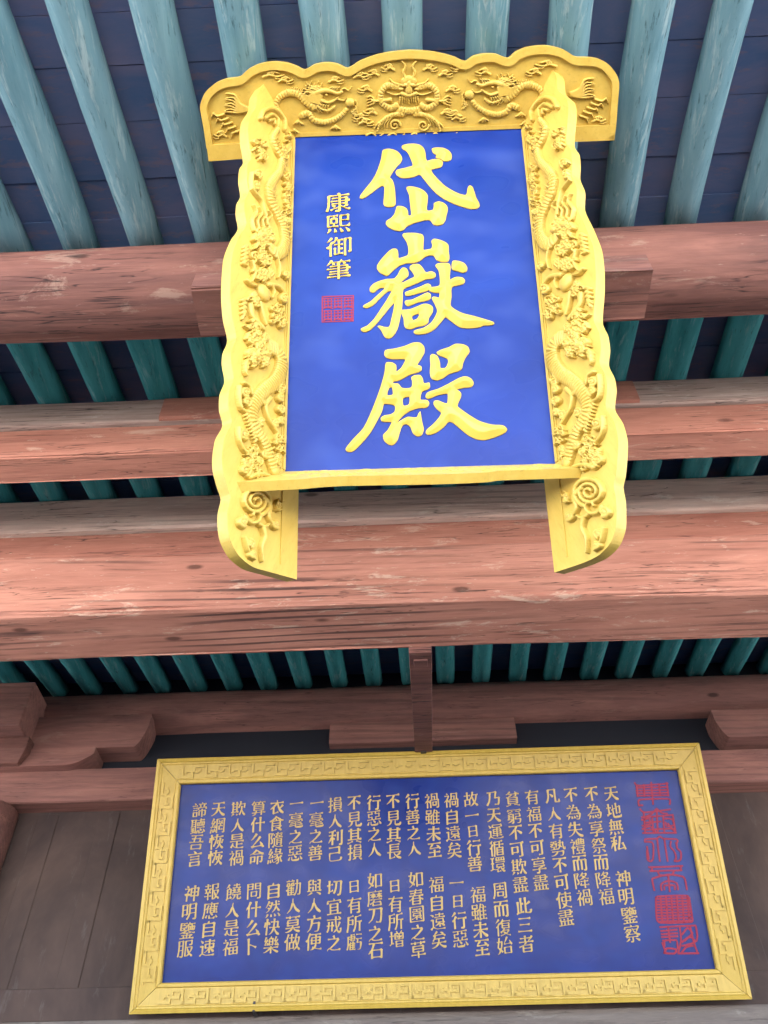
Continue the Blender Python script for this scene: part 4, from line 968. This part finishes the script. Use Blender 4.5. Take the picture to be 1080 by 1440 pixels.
# the three large characters
def Z(ox, oy, k): return lambda L_: [(ox+x*k, oy+y_*k) for x, y_ in L_]
z1, z2, z3 = Z(490, 190, .18519), Z(490, 320, .2037), Z(470, 470, .24074)
CH1 = [[[(258, 125), (275, 112), (310, 108), (345, 115), (375, 130), (400, 160), (408, 185), (395, 215), (370, 240), (340, 280), (315, 325), (330, 340), (342, 365), (352, 410), (357, 470), (357, 530), (340, 546), (310, 550), (280, 545), (266, 525), (270, 470), (272, 395), (255, 390), (225, 405), (180, 440), (130, 475), (100, 487), (86, 480), (92, 460), (130, 410), (175, 355), (210, 295), (235, 230), (250, 175)]],
 [[(405, 90), (420, 78), (460, 70), (505, 70), (545, 80), (572, 105), (585, 140), (590, 185), (598, 200), (640, 188), (690, 188), (715, 205), (715, 230), (700, 248), (660, 258), (628, 268), (645, 300), (690, 350), (740, 395), (800, 430), (850, 452), (890, 458), (900, 440), (905, 405), (920, 387), (940, 395), (955, 430), (970, 480), (990, 515), (995, 545), (975, 562), (930, 565), (870, 550), (800, 525), (720, 485), (660, 440), (610, 385), (570, 335), (540, 305), (500, 320), (450, 330), (400, 328), (370, 310), (358, 285), (370, 268), (410, 258), (460, 245), (488, 235), (475, 190), (455, 145), (435, 122), (412, 110)]],
 [[(632, 112), (645, 102), (680, 98), (725, 103), (760, 120), (780, 145), (785, 170), (775, 193), (750, 202), (720, 200), (700, 185), (672, 178), (662, 170), (668, 155), (645, 140)]],
 [[(440, 405), (455, 395), (490, 395), (540, 408), (580, 432), (602, 465), (600, 510), (595, 560), (600, 578), (640, 572), (648, 545), (650, 522), (680, 508), (715, 515), (745, 538), (755, 570), (745, 610), (738, 645), (715, 680), (675, 690), (645, 682), (625, 655), (600, 648), (550, 658), (490, 675), (440, 700), (420, 722), (385, 732), (340, 722), (300, 700), (284, 675), (290, 655), (325, 632), (350, 600), (362, 560), (372, 543), (410, 545), (440, 560), (452, 585), (455, 615), (475, 612), (472, 560), (465, 500), (460, 455)]]]
CH2 = [[[(373, 58), (380, 45), (420, 40), (470, 42), (510, 52), (520, 75), (518, 120), (518, 158), (545, 155), (572, 148), (578, 120), (572, 98), (590, 82), (630, 88), (670, 105), (690, 125), (692, 170), (697, 215), (685, 238), (645, 240), (610, 228), (590, 200), (570, 195), (530, 205), (490, 235), (450, 248), (400, 250), (350, 268), (310, 298), (270, 335), (245, 330), (215, 312), (197, 285), (200, 262), (225, 225), (265, 180), (300, 152), (330, 150), (343, 170), (345, 215), (375, 208), (410, 192), (412, 140), (400, 100)]],
 [[(355, 300), (375, 280), (400, 285), (415, 315), (410, 340), (380, 365), (356, 388), (380, 380), (420, 360), (455, 340), (440, 310), (422, 285), (430, 265), (460, 255), (490, 258), (515, 285), (535, 312), (570, 305), (598, 318), (602, 340), (580, 355), (530, 362), (480, 385), (420, 410), (380, 430), (375, 500), (368, 570), (355, 640), (340, 700), (315, 745), (285, 768), (258, 765), (240, 740), (220, 705), (202, 685), (215, 680), (250, 690), (280, 688), (295, 640), (310, 575), (318, 520), (290, 550), (250, 600), (200, 660), (150, 710), (115, 725), (88, 715), (88, 700), (130, 680), (180, 630), (220, 570), (260, 510), (300, 440), (270, 445), (220, 490), (170, 540), (125, 560), (102, 553), (105, 540), (150, 515), (200, 470), (250, 425), (245, 420), (210, 425), (175, 452), (150, 445), (148, 420), (175, 390), (220, 370), (270, 358), (315, 355), (340, 330)]],
 [[(390, 460), (395, 448), (440, 432), (500, 410), (545, 390), (568, 400), (570, 420), (545, 440), (490, 455), (430, 472), (400, 475)]],
 [[(388, 520), (395, 508), (440, 500), (500, 472), (545, 452), (568, 465), (565, 495), (540, 508), (480, 520), (430, 540), (405, 545)]],
 [[(362, 572), (420, 568), (470, 550), (520, 530), (560, 535), (583, 555), (580, 590), (555, 630), (550, 660), (520, 680), (470, 690), (430, 705), (400, 700), (385, 680), (380, 630), (365, 595)], [(440, 615), (485, 598), (487, 612), (470, 635), (445, 642)]],
 [[(600, 265), (615, 252), (660, 248), (695, 252), (705, 280), (700, 330), (700, 365), (740, 345), (785, 348), (805, 368), (795, 390), (760, 402), (715, 415), (712, 480), (705, 540), (730, 565), (790, 595), (860, 612), (940, 635), (1000, 655), (1005, 668), (985, 677), (930, 680), (910, 690), (860, 698), (780, 695), (735, 670), (690, 635), (668, 622), (640, 655), (600, 700), (550, 730), (500, 740), (462, 738), (450, 722), (465, 710), (520, 695), (570, 660), (600, 615), (612, 575), (595, 530), (575, 490), (590, 480), (625, 488), (628, 455), (590, 452), (560, 440), (560, 418), (600, 412), (628, 402), (630, 350), (622, 300)]],
 [[(715, 245), (725, 232), (765, 235), (800, 250), (820, 280), (815, 305), (790, 315), (755, 305), (715, 292)]]]
CH3 = [[[(292, 120), (300, 95), (345, 88), (410, 72), (460, 52), (500, 52), (525, 75), (527, 110), (505, 150), (485, 182), (508, 190), (510, 212), (490, 225), (440, 240), (400, 262), (370, 275), (345, 280), (345, 290), (375, 292), (395, 315), (430, 318), (452, 310), (455, 275), (450, 255), (470, 242), (505, 243), (518, 265), (525, 288), (555, 285), (560, 310), (545, 325), (512, 340), (505, 385), (545, 388), (555, 408), (540, 430), (490, 435), (440, 452), (400, 480), (365, 520), (400, 500), (430, 485), (480, 488), (492, 465), (503, 452), (508, 480), (515, 520), (523, 560), (510, 592), (485, 598), (460, 580), (445, 545), (425, 528), (400, 535), (385, 570), (370, 620), (345, 648), (315, 645), (290, 620), (286, 590), (310, 565), (330, 530), (335, 515), (280, 512), (272, 492), (290, 478), (330, 470), (352, 455), (352, 418), (290, 410), (280, 450), (250, 510), (210, 580), (150, 650), (105, 688), (72, 685), (68, 668), (110, 615), (170, 550), (210, 470), (250, 370), (280, 280), (295, 220), (298, 185), (305, 168), (340, 168), (362, 185), (362, 222), (390, 200), (415, 150), (340, 148), (305, 140)],
  [(312, 340), (325, 312), (338, 315), (342, 355), (312, 360)], [(402, 378), (438, 368), (436, 412), (405, 420)]],
 [[(560, 130), (575, 118), (600, 128), (610, 145), (618, 170), (620, 200), (650, 198), (665, 165), (660, 145), (610, 125), (598, 108), (620, 95), (670, 78), (705, 60), (745, 60), (780, 75), (790, 105), (770, 135), (755, 165), (745, 205), (720, 220), (670, 235), (635, 260), (600, 272), (570, 262), (558, 230), (562, 180)]],
 [[(535, 355), (550, 340), (610, 320), (670, 290), (725, 260), (765, 248), (800, 262), (815, 290), (800, 310), (760, 315), (715, 325), (740, 345), (740, 370), (720, 420), (740, 440), (790, 475), (850, 510), (920, 530), (985, 535), (1010, 555), (1000, 575), (950, 600), (880, 620), (830, 615), (780, 590), (730, 550), (675, 512), (640, 545), (590, 580), (550, 590), (535, 580), (540, 560), (580, 525), (625, 465), (600, 440), (580, 410), (585, 392), (610, 390), (645, 405), (660, 405), (662, 350), (600, 360), (550, 380), (535, 370)]]]
for CH, zf in ((CH1, z1), (CH2, z2), (CH3, z3)):
    parts = []
    for pc_ in CH:
        loops = [smooth_poly(P.uvs(zf(L_)), 3) for L_ in pc_]
        parts.append(ridge(P, loops, PXS*1.7, PXS*1.2, .70, PXS*5.5))
    mk('character', *merge(parts), MAT['gold_char'], plq)
for ch, px, py in (("康", 475.4, 285), ("熙", 475.8, 315.6), ("御", 476.4, 347.5), ("筆", 476.4, 379.4)):
    mk('signature_character', *place(P, ch, px, py, PXS*34.5, 1.12, 0.0, tall=.95), MAT['gold_char'], plq)
# square red seal beside the writing
sq = [(453.5, 417.5), (497, 416), (496.5, 451.5), (453, 453)]
def sqp(a, b):
    p = np.array(sq, float); return tuple((p[0]*(1-a)+p[1]*a)*(1-b)+(p[3]*(1-a)+p[2]*a)*b)
lines = [[(0, 0), (1, 0), (1, 1), (0, 1), (0, 0)]]
for cx_ in range(3):
    for cy_ in range(2):
        x0, y0 = .04+cx_*.325, .05+cy_*.48
        for k in range(4): lines.append([(x0+.02, y0+.04+k*.11), (x0+.27, y0+.03+k*.11)])
        for k in range(3): lines.append([(x0+.03+k*.11, y0+.03), (x0+.04+k*.11, y0+.40)])
        lines.append([(x0+.02, y0+.42), (x0+.13, y0+.36), (x0+.27, y0+.43)])
sp = [strip(P, P.uvs([sqp(*q) for q in L_]), PXS*(.75 if k else 1.0), -.001, .0016+.0001*(k % 9)) for k, L_ in enumerate(lines)]
mk('seal', *merge(sp), MAT['seal_red'], plq, label='square red seal mark')
# iron rods from the back of the plaque to the timbers
for px in (440, 705):
    a = P.at(*P.uv(px, 330), -.02); b = np.array([a[0], L1[0]-L1[2]*.2, L1[1]-L1[2]*.9])
    d_ = b-a; q = np.cross(d_, [1, 0, 0]); q = q/np.linalg.norm(q)*.012
    X_ = np.array([.012, 0, 0]); mk('hanger_rod', [a-X_-q, a+X_-q, a+X_+q, a-X_+q, b-X_-q, b+X_-q, b+X_+q, b-X_+q], BOXF, MAT['iron'], plq)
    a = P.at(*P.uv(px, 520), -.02); b = np.array([a[0], b2y+.03, (b2b+s2b)/2])
    d_ = b-a; q = np.cross(d_, [1, 0, 0]); q = q/np.linalg.norm(q)*.012
    mk('hanger_rod', [a-X_-q, a+X_-q, a+X_+q, a-X_+q, b-X_-q, b+X_-q, b+X_+q, b-X_+q], BOXF, MAT['iron'], plq)

# ------------------------------------------------------------------ ground
g = mk('courtyard', [(-400, -400, -.45), (400, -400, -.45), (400, 400, -.45), (-400, 400, -.45)], [(0, 1, 2, 3)], MAT['ground']); g['kind'] = 'structure'; g['label'] = 'pale stone paving of the temple courtyard'; g['category'] = 'ground'
g = mk('bounce_cut_floor', boxv(-16, 16, -5.6, 9.5, -.6, 0), BOXF, MAT['bounce_cut_floor']); g['kind'] = 'structure'; g['label'] = 'unseen dark floor added to cut light bounced up at the hall'; g['category'] = 'bounce_cut_floor'  # unseen slab added to weaken the light coming from below
for o in bpy.data.objects:
    if '_loc' in o: del o['_loc']
print('L1', L1, 'b2', s2y, b2y, b2b, 'b3', s3y, b3y, b3b, b3k, 'YW', YW, 'KZ', KZ, 'panel', pc, 'board', ox1-ox0, oy1-oy0)
